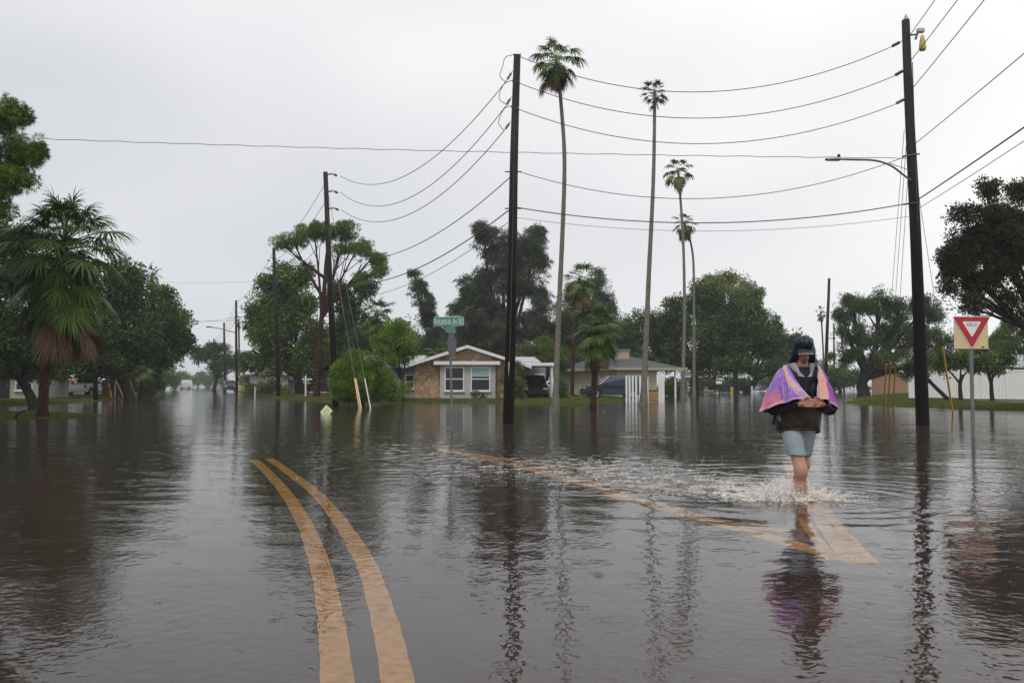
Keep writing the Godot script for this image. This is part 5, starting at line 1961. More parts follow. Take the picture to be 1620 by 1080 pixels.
	slab(wrg, Vector3(-0.4, 2.5, 0.4), Vector3(10.4, 2.5, 0.4), Vector3(10.4, 3.5, -4.0), Vector3(0.6, 3.5, -4.0), 0.12)
	slab(wrg, Vector3(0.6, 3.5, -4.0), Vector3(10.4, 3.5, -4.0), Vector3(10.4, 2.5, -8.4), Vector3(-0.4, 2.5, -8.4), 0.12)
	part("roof", wrg, roof_pale, wb)
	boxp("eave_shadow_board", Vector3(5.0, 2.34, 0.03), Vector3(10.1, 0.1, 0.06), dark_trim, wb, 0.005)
	# far houses
	plain_house("far_house", "far peach house with grey roof beyond the spreading oak", P(1474, 622, 128.0), 8.0, 8.0, 2.6, 1.3, mottled(Color(0.40, 0.22, 0.13), Color(0.47, 0.27, 0.16), 0.6, 0.8, 0.0, Vector3.ONE, 62), roof_pale, 0.25, true)
	plain_house("far_house", "low yellow house past the bushes right of the street", P(410, 618, 150.0), 8.0, 8.0, 2.4, 0.7, mottled(Color(0.48, 0.36, 0.14), Color(0.55, 0.42, 0.18), 0.6, 0.8, 0.0, Vector3.ONE, 63), roof_pale, 0.1, false)
	plain_house("far_house", "white house behind the trees left of the leaning pole", P(455, 624, 108.0), 9.0, 8.0, 2.4, 1.0, mottled(Color(0.36, 0.36, 0.36), Color(0.46, 0.46, 0.46), 0.6, 0.8, 0.0, Vector3.ONE, 65), roof_pale, 0.2, true)
	plain_house("far_house", "cream house with pale roof at the left edge behind the palm trunk", P(-6, 635, 60.0), 5.0, 9.0, 2.35, 0.6, mottled(Color(0.34, 0.33, 0.28), Color(0.42, 0.40, 0.34), 0.6, 0.8, 0.0, Vector3.ONE, 64), roof_pale, 0.25, true)
	plain_house("far_house", "small house with white sided wall between the slim palms and the oak trunk", P(1106, 619, 136.0), 4.6, 7.0, 2.3, 0.9, cream, roof_dark, -0.2, true)


func plain_house(called: String, label: String, at: Vector3, w: float, dep: float, hh: float, rise: float, wall_m: Material, roof_m: Material, turn: float, door: bool) -> void:
	at.y = 0.05
	var h := thing(called, label, "house", at, turn)
	var wall := boxp("wall", Vector3(0, hh * 0.5 - 0.1, -dep * 0.5), Vector3(w, hh + 0.2, dep), wall_m, h, 0.01)
	var e := 0.5
	for s: float in [0.0, 1.0]:
		var g := Geo.new()
		var z0 := e if s == 0.0 else -dep - e
		slab(g, Vector3(-w * 0.5 - e, hh, z0), Vector3(w * 0.5 + e, hh, z0), Vector3(w * 0.5 + e, hh + rise, -dep * 0.5), Vector3(-w * 0.5 - e, hh + rise, -dep * 0.5), 0.12)
		part("roof", g, roof_m, h)
	boxp("fascia", Vector3(0, hh - 0.03, e + 0.02), Vector3(w + 2 * e + 0.02, 0.18, 0.04), white_paint, h, 0.005)
	window_unit(wall, Vector3(-w * 0.22, hh * 0.52, 0.01), 1.3, 1.1, white_paint)
	window_unit(wall, Vector3(w * 0.33, hh * 0.52, 0.01), 1.1, 1.1, white_paint)
	if door:
		var dr := boxp("door", Vector3(w * 0.06, 1.0, 0.03), Vector3(0.95, 2.05, 0.06), dark_trim, h, 0.01)
		boxp("handle", Vector3(w * 0.06 + 0.36, 1.0, 0.075), Vector3(0.04, 0.12, 0.03), rim_mat, dr, 0.005)


func fence(called: String, label: String, a: Vector3, b: Vector3, hh: float, bays: int, m: Material, y: float) -> void:
	a.y = y
	b.y = y
	var t := thing(called, label, "fence", a, -atan2(b.z - a.z, b.x - a.x))
	var L := a.distance_to(b)
	for i in bays + 1:
		boxp("post", Vector3(L * i / bays, hh * 0.5, 0), Vector3(0.14, hh + 0.1, 0.14), m, t, 0.012)
	for i in bays:
		var x0 := L * i / bays + 0.07
		var x1 := L * (i + 1) / bays - 0.07
		boxp("rail", Vector3((x0 + x1) * 0.5, hh - 0.06, 0), Vector3(x1 - x0, 0.12, 0.08), m, t, 0.01)
		boxp("rail", Vector3((x0 + x1) * 0.5, 0.1, 0), Vector3(x1 - x0, 0.14, 0.08), m, t, 0.01)
		var n := int((x1 - x0) / 0.19)
		for j in n:
			var w := (x1 - x0) / n
			boxp("board", Vector3(x0 + w * (j + 0.5), hh * 0.5, rnd(-0.003, 0.003)), Vector3(w - 0.008, hh - 0.28, 0.04), m, t, 0.006)
# ------------------------------------------------------------------ poles, wires, lamps
func make_poles() -> void:
	var d1 := 31.0
	var d2 := 29.8
	var d3 := 51.0
	var c := pole("utility pole in the centre with jumper loops at its top left", d1, Vector2(804, 660), Vector2(818, 87), 0.2, 0.125)
	var r := pole("utility pole on the right with street lamp arm, behind the person", d2, Vector2(1461, 662), Vector2(1434, 32), 0.22, 0.13)
	var l := pole("leaning utility pole beside the clipped round bush", d3, Vector2(531, 640), Vector2(514, 272), 0.2, 0.13)
	var q := pole("utility pole past the bushes at the street's right edge, third from the centre", 80.5, Vector2(441, 629), Vector2(433, 392), 0.2, 0.14)
	var s := pole("far utility pole with lamp arm beside the reddish far palm", 126.0, Vector2(374, 621), Vector2(373, 475), 0.21, 0.15)
	pole("shorter far utility pole left of the one with lamp arm", 150.0, Vector2(356, 619), Vector2(354, 510), 0.22, 0.15)
	pole("smallest far utility pole down the street", 205.0, Vector2(339, 616), Vector2(338, 536), 0.22, 0.16)
	pole("dark pole under the oaks beside the white pickup", 64.0, Vector2(151, 634), Vector2(149, 520), 0.17, 0.12)
	pole("bare utility pole right behind the person", 96.0, Vector2(1306, 625), Vector2(1312, 440), 0.2, 0.14)
	pole("thin far pole right of the bare pole behind the person", 150.0, Vector2(1320, 619), Vector2(1320, 512), 0.17, 0.12)
	var at := func(o: Node3D, px: float, py: float, d: float) -> Vector3: return P(px, py, d) - o.position
	# centre pole fittings: pin insulators on the right face, dead ends and jumpers on the left
	for k: Array in [[817.5, 88.0], [816.0, 130.0], [814.0, 171.0]]:
		var e: Vector3 = at.call(c, k[0] + 4.0, k[1], d1)
		var g := Geo.new()
		g.tube([e + Vector3(-0.22, 0.02, 0.06), e + Vector3(0.06, 0.0, 0.1)], [0.03], 6)
		part("bracket", g, insul_mat, c)
	for k: Array in [[811.0, 112.0, 801.0, 128.0], [809.0, 153.0, 800.0, 168.0], [808.0, 192.0, 798.0, 206.0]]:
		insulator(c, at.call(c, k[0], k[1], d1), at.call(c, k[2], k[3], d1), 0.05)
	for k: Array in [[[814, 88], [800, 92], [795, 107], [791, 122], [800, 131]], [[812, 128], [799, 133], [792, 145], [790, 158], [800, 166]], [[811, 168], [799, 172], [792, 184], [789, 197], [797, 207]]]:
		var jp := []
		for p: Array in k:
			jp.append(at.call(c, p[0], p[1], d1) + Vector3(0, 0, 0.1))
		var jg := Geo.new()
		jg.tube(smooth_path(jp), [0.013], 6)
		part("jumper", jg, wire_mat, c)
	var cg := Geo.new()
	cg.tube([at.call(c, 800.0, 650.0, d1) + Vector3(0.1, 0, 0.2), at.call(c, 806.0, 400.0, d1) + Vector3(0.1, 0, 0.17), at.call(c, 811.0, 190.0, d1) + Vector3(0.08, 0, 0.15)], [0.014], 6)
	part("conduit", cg, wire_mat, c)
	boxp("pole_tag", at.call(c, 804.0, 585.0, d1) + Vector3(0.03, 0, 0.19), Vector3(0.05, 0.55, 0.02), plain(0.4, 0.4, 0.36, 0.5), c, 0.004)
	for y: float in [272.0, 330.0]:
		var bg := Geo.new()
		var e: Vector3 = at.call(c, 812.0, y, d1)
		bg.tube([e + Vector3(-0.3, 0, 0.05), e + Vector3(0.3, 0, 0.05)], [0.025], 6)
		part("bracket", bg, insul_mat, c)
	# left pole brackets
	for y: float in [276.0, 303.0, 330.0]:
		var bg := Geo.new()
		var x := 514.0 + (y - 272.0) * 0.046
		var e: Vector3 = at.call(l, x, y, d3)
		bg.tube([e, e + Vector3(0.45, 0.03, 0.05)], [0.05, 0.04], 6)
		part("bracket", bg, insul_mat, l)
		insulator(l, e + Vector3(0.45, 0.03, 0.05), e + Vector3(0.75, -0.12, 0.15), 0.07)
	# right pole: pointed cap, arrester, dead-end strings, lamp
	var capg := Geo.new()
	var tp: Vector3 = at.call(r, 1434.0, 32.0, d2)
	capg.lathe([Vector2(0.11, -0.02), Vector2(0.1, 0.03), Vector2(0.0, 0.24)], 12, tp)
	part("pole_cap", capg, plain(0.3, 0.3, 0.31, 0.5), r)
	for k: Array in [[1429.0, 64.0, 1408.0, 75.0], [1434.0, 109.0, 1413.0, 121.0], [1440.0, 152.0, 1414.0, 166.0]]:
		insulator(r, at.call(r, k[0], k[1], d2), at.call(r, k[2], k[3], d2), 0.06)
	var ag := Geo.new()
	ag.tube([at.call(r, 1437.0, 56.0, d2), at.call(r, 1452.0, 54.0, d2 - 0.2)], [0.03], 6)
	part("bracket", ag, insul_mat, r)
	boxp("cutout_body", at.call(r, 1457.0, 48.0, d2 - 0.2), Vector3(0.26, 0.17, 0.16), plain(0.45, 0.45, 0.45, 0.4), r, 0.04)
	var ar := Geo.new()
	ar.tube([at.call(r, 1452.0, 52.0, d2 - 0.2), at.call(r, 1449.0, 62.0, d2 - 0.2)], [0.04], 8)
	part("cutout_fuse", ar, insul_mat, r)
	var yl := Geo.new()
	yl.lathe([Vector2(0.03, 0.26), Vector2(0.06, 0.2), Vector2(0.10, 0.02), Vector2(0.12, -0.2), Vector2(0.09, -0.28), Vector2(0.0, -0.3)], 12, at.call(r, 1460.0, 67.0, d2 - 0.2))
	part("arrester", yl, plain(0.45, 0.36, 0.08, 0.35), r)
	var lp := []
	for p: Array in [[1441, 285], [1428, 275], [1412, 263], [1395, 256], [1378, 253], [1358, 252.5], [1336, 252]]:
		lp.append(at.call(r, p[0], p[1], d2 - 0.15))
	var lg := Geo.new()
	lg.tube(smooth_path(lp), [0.042, 0.04, 0.036], 8)
	var arm := part("lamp_arm", lg, plain(0.13, 0.13, 0.135, 0.45, 0.4), r)
	var rod := Geo.new()
	rod.tube([at.call(r, 1442.0, 270.0, d2 - 0.15), at.call(r, 1408.0, 258.0, d2 - 0.15)], [0.012], 5)
	part("brace", rod, wire_mat, arm)
	var hd: Vector3 = at.call(r, 1322.0, 252.5, d2 - 0.15)
	var hg := Geo.new()
	for x in 1:
		var pts := []
		for i in 9:
			for j in 11:
				var u := i / 8.0
				var a := PI * j / 10.0
				var w := 0.15 * pow(sin(PI * clampf(u * 0.82 + 0.16, 0, 1)), 0.5)
				pts.append(hd + Vector3(-0.32 + 0.64 * u, 0.09 * sin(a) * (0.55 + 0.45 * u), w * cos(a)))
		hg.grid(pts, 9, 11, hd - Vector3(0, 0.15, 0), true)
	part("lamp_head", hg, plain(0.36, 0.37, 0.38, 0.4), arm)
	boxp("lamp_lens", hd + Vector3(-0.05, -0.012, 0), Vector3(0.44, 0.03, 0.2), plain(0.25, 0.26, 0.27, 0.2), arm, 0.01)
	boxp("photocell", hd + Vector3(0.12, 0.13, 0), Vector3(0.09, 0.12, 0.09), dark_trim, arm, 0.02)
	for y: float in [246.0, 322.0]:
		var bg := Geo.new()
		var e: Vector3 = at.call(r, 1450.0, y, d2)
		bg.tube([e + Vector3(-0.5, -0.05, 0.1), e + Vector3(0.05, 0.02, 0.15)], [0.03], 6)
		part("bracket", bg, insul_mat, r)
	var rg := Geo.new()
	rg.tube([at.call(r, 1452.0, 640.0, d2) + Vector3(0.12, 0, 0.18), at.call(r, 1437.0, 100.0, d2) + Vector3(0.1, 0, 0.12)], [0.014], 6)
	part("conduit", rg, wire_mat, r)
	# far lamp arm
	var fg := Geo.new()
	fg.tube([at.call(s, 374.0, 527.0, 126.0), at.call(s, 350.0, 520.0, 126.0), at.call(s, 333.0, 517.0, 126.0)], [0.07], 6)
	part("lamp_arm", fg, insul_mat, s)
	boxp("lamp_head", at.call(s, 330.0, 517.0, 126.0), Vector3(0.8, 0.18, 0.3), insul_mat, s, 0.05)
	# wires between the centre and the right pole
	var w := [[[819, 88], [1408, 75], 1.42, "top slack wire between the centre and right poles"], [[818, 130], [1413, 121], 1.36, "second slack wire between the centre and right poles"], [[816, 171], [1414, 166], 1.3, "third slack wire between the centre and right poles"], [[820, 271], [1440, 245], 1.22, "fourth wire between the centre and right poles, at lamp height"], [[818, 328], [1446, 320], 0.62, "thick fifth cable between the centre and right poles"], [[817, 344], [1447, 341], 0.5, "thin lowest wire between the centre and right poles"]]
	for i in w.size():
		wire(w[i][3], P(w[i][0][0], w[i][0][1], d1 - 0.15), P(w[i][1][0], w[i][1][1], d2 - 0.15), w[i][2], [0.014, 0.014, 0.014, 0.013, 0.019, 0.008][i])
	# centre to left pole
	var w2 := [[[801, 128], [538, 278], 1.75, "top drooping wire from the centre pole to the leaning pole"], [[800, 168], [538, 304], 1.95, "second drooping wire from the centre pole to the leaning pole"], [[798, 206], [540, 332], 1.75, "third drooping wire from the centre pole to the leaning pole"], [[806, 281], [520, 402], 1.3, "fourth wire from the centre pole to the leaning pole, over the pine"], [[804, 333], [522, 446], 1.0, "fifth cable from the centre pole to the leaning pole"], [[803, 352], [523, 468], 0.95, "lowest thin wire from the centre pole to the leaning pole"]]
	for i in w2.size():
		wire(w2[i][3], P(w2[i][0][0], w2[i][0][1], d1), P(w2[i][1][0], w2[i][1][1], d3), w2[i][2], [0.016, 0.016, 0.016, 0.017, 0.021, 0.011][i])
	# down the street
	var nth := ["top", "second", "third", "fourth"]
	for i in 4:
		var a := P(513 + i * 1.5, 292 + i * 27, d3)
		var b := P(433 + i, 396 + i * 15, 80.5)
		wire("%s wire from the leaning pole to the next pole down the street" % nth[i], a, b, 0.55, 0.016)
		wire("%s wire along the street beyond the oak" % nth[i], b, P(373, 478 + i * 9, 126.0), 0.8, 0.018)
		wire("%s wire at the far end of the street" % nth[i], P(373, 478 + i * 9, 126.0), P(338, 538 + i * 5, 205.0), 0.8, 0.02)
	# right pole towards the viewer
	var w3 := [[[1437, 60], 1085, "top wire leaving the right pole towards the viewer"], [[1440, 98], 1085, "second wire leaving the right pole towards the viewer"], [[1443, 141], 1100, "third wire leaving the right pole towards the viewer"], [[1446, 229], 1040, "wire from lamp height on the right pole towards the viewer"], [[1449, 318], 1085, "thick cable from the right pole towards the viewer"], [[1450, 332], 1085, "thin wire under the cable from the right pole to the viewer"]]
	for i in w3.size():
		var a := P(w3[i][0][0], w3[i][0][1], d2)
		var sl: float = (w3[i][1] - 810.0) / F
		var b := a + Vector3(-sl * 42.0, -0.2, 42.0)
		wire(w3[i][2], a, b, 0.35, [0.014, 0.014, 0.014, 0.013, 0.02, 0.01][i])
	wire("long twisted wire across the whole sky at lamp height", P(-70, 214, 33.0), P(1444, 250, d2), 0.14, 0.011, "twisted_wire", null, true)
	wire("upper wire crossing the street far away on the left", P(290, 511, 120.0), P(420, 493, 120.0), 0.2, 0.02)
	wire("lower wire crossing the street far away on the left", P(280, 508, 112.0), P(420, 502, 112.0), 0.2, 0.02)
	wire("faint wire under the lamp height at far left above the oaks", P(150, 436, 90.0), P(433, 442, 80.0), 0.5, 0.009)
	# guy wires with yellow guards
	var guyg := "guy wires staying the poles"
	var gi := 0
	for k: Array in [[[1431, 205], [1398, 641], "left guy wire of the right pole"], [[1434, 232], [1405, 642], "middle guy wire of the right pole"], [[1438, 262], [1413, 643], "right guy wire of the right pole"]]:
		var anchor := G(k[1][0], k[1][1])
		var tope := P(k[0][0], k[0][1], d2)
		wire(k[2], tope, anchor, 0.05, 0.009, "guy_wire")
		guard("%s yellow guard of the three on the grass behind the right pole" % ["left", "middle", "right"][gi], anchor, tope, 5.0, plain(0.55, 0.26, 0.02, 0.5))
		gi += 1
	var an := G(1508, 655)
	wire("guy wire down the right side of the right pole", P(1447, 262, d2), an, 0.05, 0.009, "guy_wire")
	guard("single tall yellow guard just right of the right pole", an + Vector3(0, 0.05, 0), P(1447, 262, d2), 3.0, plain(0.62, 0.36, 0.03, 0.5))
	for k: Array in [[[517, 330], [568, 645], "left guy wire of the leaning pole", 0], [[517, 352], [571, 645], "middle guy wire of the leaning pole", 1], [[518, 300], [586, 646], "right guy wire of the leaning pole", 2]]:
		var anchor := G(k[1][0], k[1][1])
		var tope := P(k[0][0], k[0][1], d3)
		wire(k[2], tope, anchor, 0.05, 0.012, "guy_wire")
		guard(["orange guy guard before the clipped bush, leftmost", "pale guy guard before the clipped bush, touching the orange one", "pale grey guy guard before the clipped bush, rightmost"][k[3]], anchor, tope, 1.8, [plain(0.55, 0.30, 0.05, 0.5), plain(0.50, 0.46, 0.40, 0.5), plain(0.42, 0.42, 0.38, 0.5)][k[3]])


func smooth_path(p: Array) -> Array:
	var o := []
	for i in p.size() - 1:
		for j in 5:
			o.append(catmull(p[maxi(i - 1, 0)], p[i], p[i + 1], p[mini(i + 2, p.size() - 1)], j / 5.0))
	o.append(p[-1])
	return o


func guard(label: String, foot: Vector3, top: Vector3, L: float, m: Material) -> void:
	var u := (top - foot).normalized()
	var g := Geo.new()
	g.tube([-u * 0.3, u * L], [0.036], 8)
	var o := part("guy_guard", g, m)
	o.position = foot
	tag(o, label, "guy guard", "plastic guards on the guy wires")


# ------------------------------------------------------------------ signs
func lettering(text: String, h: float, m: Material, parent: Node3D, at: Vector3, squeeze := 1.0, turn := 0.0) -> void:
	var f := SystemFont.new()
	f.font_names = PackedStringArray(["Droid Sans"])
	var t := TextMesh.new()
	t.font = f
	t.text = text
	t.font_size = 64
	t.pixel_size = h / 46.0
	t.depth = 0.004
	t.curve_step = 2.0
	t.material = m
	put("lettering", t, parent, Transform3D(Basis(Vector3.UP, turn) * Basis.from_scale(Vector3(squeeze, 1, 1)), at))


func rounded(pts: Array, r: float) -> PackedVector2Array:
	var o := PackedVector2Array()
	var m := pts.size()
	for i in m:
		var p: Vector2 = pts[i]
		var a: Vector2 = (pts[(i + m - 1) % m] - p).normalized()
		var b: Vector2 = (pts[(i + 1) % m] - p).normalized()
		var s := p + a * r
		var e := p + b * r
		for k in 6:
			var t := k / 5.0
			o.append(s.lerp(p, t).lerp(p.lerp(e, t), t))
	return o


func tri_sign(w: float, h: float, r: float) -> PackedVector2Array:
	return rounded([Vector2(-w * 0.5, 0), Vector2(w * 0.5, 0), Vector2(0, -h)], r)


func make_signs() -> void:
	var d := 19.3
	var k := d / F
	var foot := P(1541.5, 692, d)
	foot.y = -0.2
	var t := thing("yield_sign", "red and white yield sign on grey post with cream backing board", "road sign", foot)
	var grey := mottled(Color(0.10, 0.11, 0.11), Color(0.16, 0.165, 0.165), 2.0, 0.5, 0.0, Vector3.ONE, 71)
	var y_top: float = P(1541, 500, d).y + 0.2
	var pg := Geo.new()
	pg.box(Vector3(0, (y_top - 0.1) * 0.5 - 0.2, -0.03), Vector3(0.075, y_top + 0.1, 0.045), 0.01)
	part("post", pg, grey, t)
	var bd := boxp("backing_board", Vector3(0.0 - 0.01, y_top - 29.0 * k, 0.004), Vector3(54.0 * k, 46.0 * k, 0.012), mottled(Color(0.56, 0.45, 0.24), Color(0.64, 0.53, 0.31), 1.0, 0.6, 0.0, Vector3.ONE, 72), t, 0.004)
	boxp("label_patch", Vector3(0.24, y_top - 49.0 * k, 0.0115), Vector3(0.06, 0.03, 0.002), dark_trim, bd)
	var o := Vector3(0, y_top, 0.016)
	for s: Array in [["edge", 62.0, 52.5, 0.0, 0.0, plain(0.74, 0.73, 0.74, 0.35), 0.05], ["sign_face", 59.0, 49.5, 0.006, -1.2, plain(0.40, 0.012, 0.018, 0.35), 0.045], ["inner_triangle", 30.0, 25.0, 0.010, -8.6, plain(0.74, 0.73, 0.74, 0.35), 0.03]]:
		var g := Geo.new()
		g.prism(tri_sign(s[1] * k, s[2] * k, s[6]), 0.0, 0.004 if s[3] > 0.0 else 0.006, o + Vector3(0, s[4] * k, s[3]))
		part(s[0], g, s[5], t)
	lettering("YIELD", 0.072, plain(0.14, 0.13, 0.17, 0.4), t, o + Vector3(0, -13.6 * k, 0.0165), 0.92)
	for y: float in [3.5, 42.0]:
		var g := Geo.new()
		g.sphere(o + Vector3(0, -y * k, 0.011), Vector3(0.012, 0.012, 0.005), 5, 8)
		part("bolt", g, rim_mat, t)
	# street name sign
	d = 22.5
	k = d / F
	foot = P(716, 678, d)
	foot.y = -0.2
	var n := thing("street_name_sign", "green street name sign on a thin grey post before the stone house", "street sign", foot)
	var head := P(711.5, 520, d) - foot
	var ng := Geo.new()
	ng.tube([Vector3(0, -0.1, 0), head * 0.5, head + Vector3(0, -0.05, 0)], [0.032], 10)
	part("post", ng, grey, n)
	var green := plain(0.035, 0.23, 0.155, 0.4)
	var c := P(710, 508, d) - foot
	var bl := Geo.new()
	bl.prism(rounded([Vector2(-0.385, -0.115), Vector2(0.385, -0.115), Vector2(0.385, 0.115), Vector2(-0.385, 0.115)], 0.025), -0.005, 0.005, c)
	var blade := part("name_blade", bl, green, n)
	var wb := Geo.new()
	for e: Array in [[Vector3(0, 0.106, 0.006), Vector3(0.73, 0.008, 0.003)], [Vector3(0, -0.106, 0.006), Vector3(0.73, 0.008, 0.003)], [Vector3(0.376, 0, 0.006), Vector3(0.008, 0.18, 0.003)], [Vector3(-0.376, 0, 0.006), Vector3(0.008, 0.18, 0.003)]]:
		wb.box(c + e[0], e[1])
	var sw := plain(0.62, 0.68, 0.66, 0.4)
	part("border", wb, sw, blade)
	lettering("Arkansas Av NE", 0.15, sw, blade, c + Vector3(0, -0.005, 0.007), 0.52)
	var c2 := P(712.5, 520.5, d) - foot
	var b2 := Geo.new()
	b2.prism(rounded([Vector2(-0.38, -0.1), Vector2(0.38, -0.1), Vector2(0.38, 0.1), Vector2(-0.38, 0.1)], 0.025), -0.005, 0.005, c2, Basis(Vector3.UP, 1.31))
	part("cross_blade", b2, green, n)
	var oc := PackedVector2Array()
	for i in 8:
		oc.append(Vector2(cos(TAU * (i + 0.5) / 8), sin(TAU * (i + 0.5) / 8)) * 0.3)
	var og := Geo.new()
	og.prism(oc, -0.004, 0.004, P(713, 546, d) - foot + Vector3(0.03, 0, 0), Basis(Vector3.UP, 1.22))
	part("back_of_sign", og, plain(0.10, 0.105, 0.115, 0.45, 0.3), n)


# ------------------------------------------------------------------ vehicles
func make_vehicles() -> void:
	var blue := plain(0.014, 0.024, 0.05, 0.22)
	blue.clearcoat_enabled = true
	blue.clearcoat = 0.6
	var white := plain(0.62, 0.63, 0.64, 0.25)
	var silver := plain(0.38, 0.43, 0.50, 0.25)
	var put_y := 0.06
	var p := P(968, 630, 70.0)
	car("parked_car", "dark blue parked suv behind the white boards", "car", Vector3(p.x, put_y, p.z), PI + 0.12, "suv", blue)
	p = P(139, 630, 80.0)
	car("pickup_truck", "white pickup truck parked under the trees, seen from behind", "pickup truck", Vector3(p.x, put_y, p.z), PI / 2 + 0.06, "pickup", white)
	p = P(846, 628, 66.0)
	car("parked_car", "black car in the dark carport of the stone house", "car", Vector3(p.x, 0.04, p.z), -PI / 2, "suv", plain(0.006, 0.006, 0.007, 0.4))
	p = P(1192, 616, 150.0)
	car("parked_car", "pale blue parked sedan seen just left of the person", "car", Vector3(p.x, put_y, p.z), PI, "sedan", silver)
	p = P(1388, 616, 150.0)
	car("parked_car", "white parked sedan beyond the spreading oak's trunk", "car", Vector3(p.x, put_y, p.z), PI - 0.2, "sedan", white)
	p = P(1410, 616, 152.0)
	car("parked_car", "dark red parked car behind the yellow guards", "car", Vector3(p.x, put_y, p.z), PI - 0.4, "suv", plain(0.09, 0.012, 0.014, 0.3))
	p = P(287, 617, 215.0)
	car("driving_van", "white van far down the flooded street, coming on", "van", Vector3(p.x, -0.2, p.z), -PI / 2 - 0.3, "van", white)
	p = P(510, 624, 88.0)
	car("parked_car", "brown pickup behind the umbrella pine's trunk", "car", Vector3(p.x, put_y, p.z), 0.3, "pickup", plain(0.05, 0.02, 0.012, 0.4))
	p = P(363, 617, 140.0)
	car("parked_car", "dark blue car behind the far poles of the street", "car", Vector3(p.x, put_y, p.z), -1.2, "suv", plain(0.02, 0.025, 0.05, 0.3))


# ------------------------------------------------------------------ small things
func make_small_things() -> void:
	var wood := [mottled(Color(0.15, 0.085, 0.035), Color(0.25, 0.15, 0.065), 1.0, 0.8, 0.5, Vector3(1, 0.2, 1), 81), mottled(Color(0.10, 0.062, 0.03), Color(0.18, 0.115, 0.055), 1.0, 0.8, 0.5, Vector3(1, 0.2, 1), 82)]
	# bracing timbers round the trunk at left
	var tl := ["outermost left timber leaning on the trunk beside the pickup", "second timber leaning on the trunk beside the pickup", "middle timber leaning on the trunk beside the pickup", "fourth timber leaning on the trunk beside the pickup", "timber leaning on the trunk, second from the right end", "rightmost timber leaning on the trunk near the street"]
	var ends := [[[176, 634], [168, 588]], [[181, 632], [183, 590]], [[196, 634], [178, 590]], [[199, 636], [186, 592]], [[201, 634], [196, 596]], [[213, 633], [205, 598]]]
	for i in 6:
		var a := P(ends[i][0][0], ends[i][0][1], 73.0 + i * 0.2)
		var b := P(ends[i][1][0], ends[i][1][1], 75.0)
		a.y = -0.05
		var u := (b - a).normalized()
		var e := u.cross(Vector3.BACK).normalized()
		var o := boxp("leaning_timber", Vector3.ZERO, Vector3(0.10, a.distance_to(b), 0.06), wood[i % 2], self, 0.01)
		o.transform = Transform3D(Basis(-e, u, (-e).cross(u)), (a + b) * 0.5)
		tag(o, tl[i], "timber", "timbers leaning on the tree trunk at left")
	var ply := P(168, 631, 77.0)
	ply.y = 0.7
	var pb := boxp("plywood_sheet", Vector3.ZERO, Vector3(0.85, 1.6, 0.03), mottled(Color(0.16, 0.06, 0.025), Color(0.24, 0.10, 0.045), 0.8, 0.8, 0.0, Vector3.ONE, 83), self, 0.004)
	pb.position = ply
	tag(pb, "brown plywood sheet standing right of the white pickup", "board")
	var ply2 := P(114, 630, 84.0)
	ply2.y = 0.75
	var pb2 := boxp("plywood_sheet", Vector3.ZERO, Vector3(0.9, 1.7, 0.03), mottled(Color(0.34, 0.13, 0.05), Color(0.42, 0.18, 0.07), 0.8, 0.8, 0.0, Vector3.ONE, 84), self, 0.004)
	pb2.position = ply2
	pb2.rotation.y = 0.5
	tag(pb2, "orange brown sheet standing left of the white pickup", "board")
	# white carport roof behind the pickup
	var cp := thing("metal_carport", "white metal carport roof behind the white pickup", "carport", P(142, 628, 92.0))
	cp.position.y = 0.05
	for i in 9:
		var rib := Geo.new()
		rib.box(Vector3(-1.5 + i * 0.375, 2.55 + 0.25 * (1.0 - absf(i - 4) / 4.0), 0), Vector3(0.37, 0.05, 4.0), 0.01, Basis(Vector3.BACK, 0.12 * signf(4 - i)))
		part("roof_panel", rib, white_paint, cp)
	for x: float in [-1.6, 1.6]:
		for z: float in [-1.8, 1.8]:
			boxp("post", Vector3(x, 1.25, z), Vector3(0.08, 2.6, 0.08), white_paint, cp, 0.01)
	# street-side bits
	var sp := thing("sale_sign_post", "white real estate post with a cross arm beside the umbrella pine", "sign post", P(483, 632, 74.0))
	sp.position.y = -0.05
	boxp("post", Vector3(0, 0.95, 0), Vector3(0.12, 1.95, 0.12), white_paint, sp, 0.015)
	boxp("arm", Vector3(0.12, 1.62, 0), Vector3(0.85, 0.11, 0.11), white_paint, sp, 0.015)
	var tent := thing("blue_canopy", "small pale blue canopy tent beside the white cross post", "canopy", P(470, 624, 90.0))
	tent.position.y = 0.03
	var tg := Geo.new()
	var ap := Vector3(0, 2.25, 0)
	for i in 4:
		var a := Vector3(cos(TAU * i / 4 + 0.7), 0, sin(TAU * i / 4 + 0.7)) * 1.25 + Vector3(0, 1.65, 0)
		var b := Vector3(cos(TAU * (i + 1) / 4 + 0.7), 0, sin(TAU * (i + 1) / 4 + 0.7)) * 1.25 + Vector3(0, 1.65, 0)
		tg.flat3(a, b, ap, (a + b) * 0.5 + Vector3(0, 1, 0))
		tg.face(a, b, b - Vector3(0, 0.2, 0), a - Vector3(0, 0.2, 0), a + b - Vector3(0, 3.3, 0))
	part("canopy_cloth", tg, plain(0.28, 0.5, 0.6, 0.7), tent)
	for i in 4:
		var a := Vector3(cos(TAU * i / 4 + 0.7), 0, sin(TAU * i / 4 + 0.7)) * 1.22
		boxp("leg", a + Vector3(0, 0.8, 0), Vector3(0.05, 1.7, 0.05), rim_mat, tent, 0.008)
	var stk := boxp("marker_stake", Vector3(0, 0.3, 0), Vector3(0.14, 1.1, 0.14), plain(0.5, 0.45, 0.33, 0.7), self, 0.02)
	stk.position = P(403, 631, 76.0)
	stk.position.y = 0.1
	tag(stk, "short pale stake at the water's edge right of the street", "stake")
	# floating white yard sign
	var ys := thing("floating_sign", "small white sign floating tilted in the water left of the leaning pole", "sign", G(516, 655))
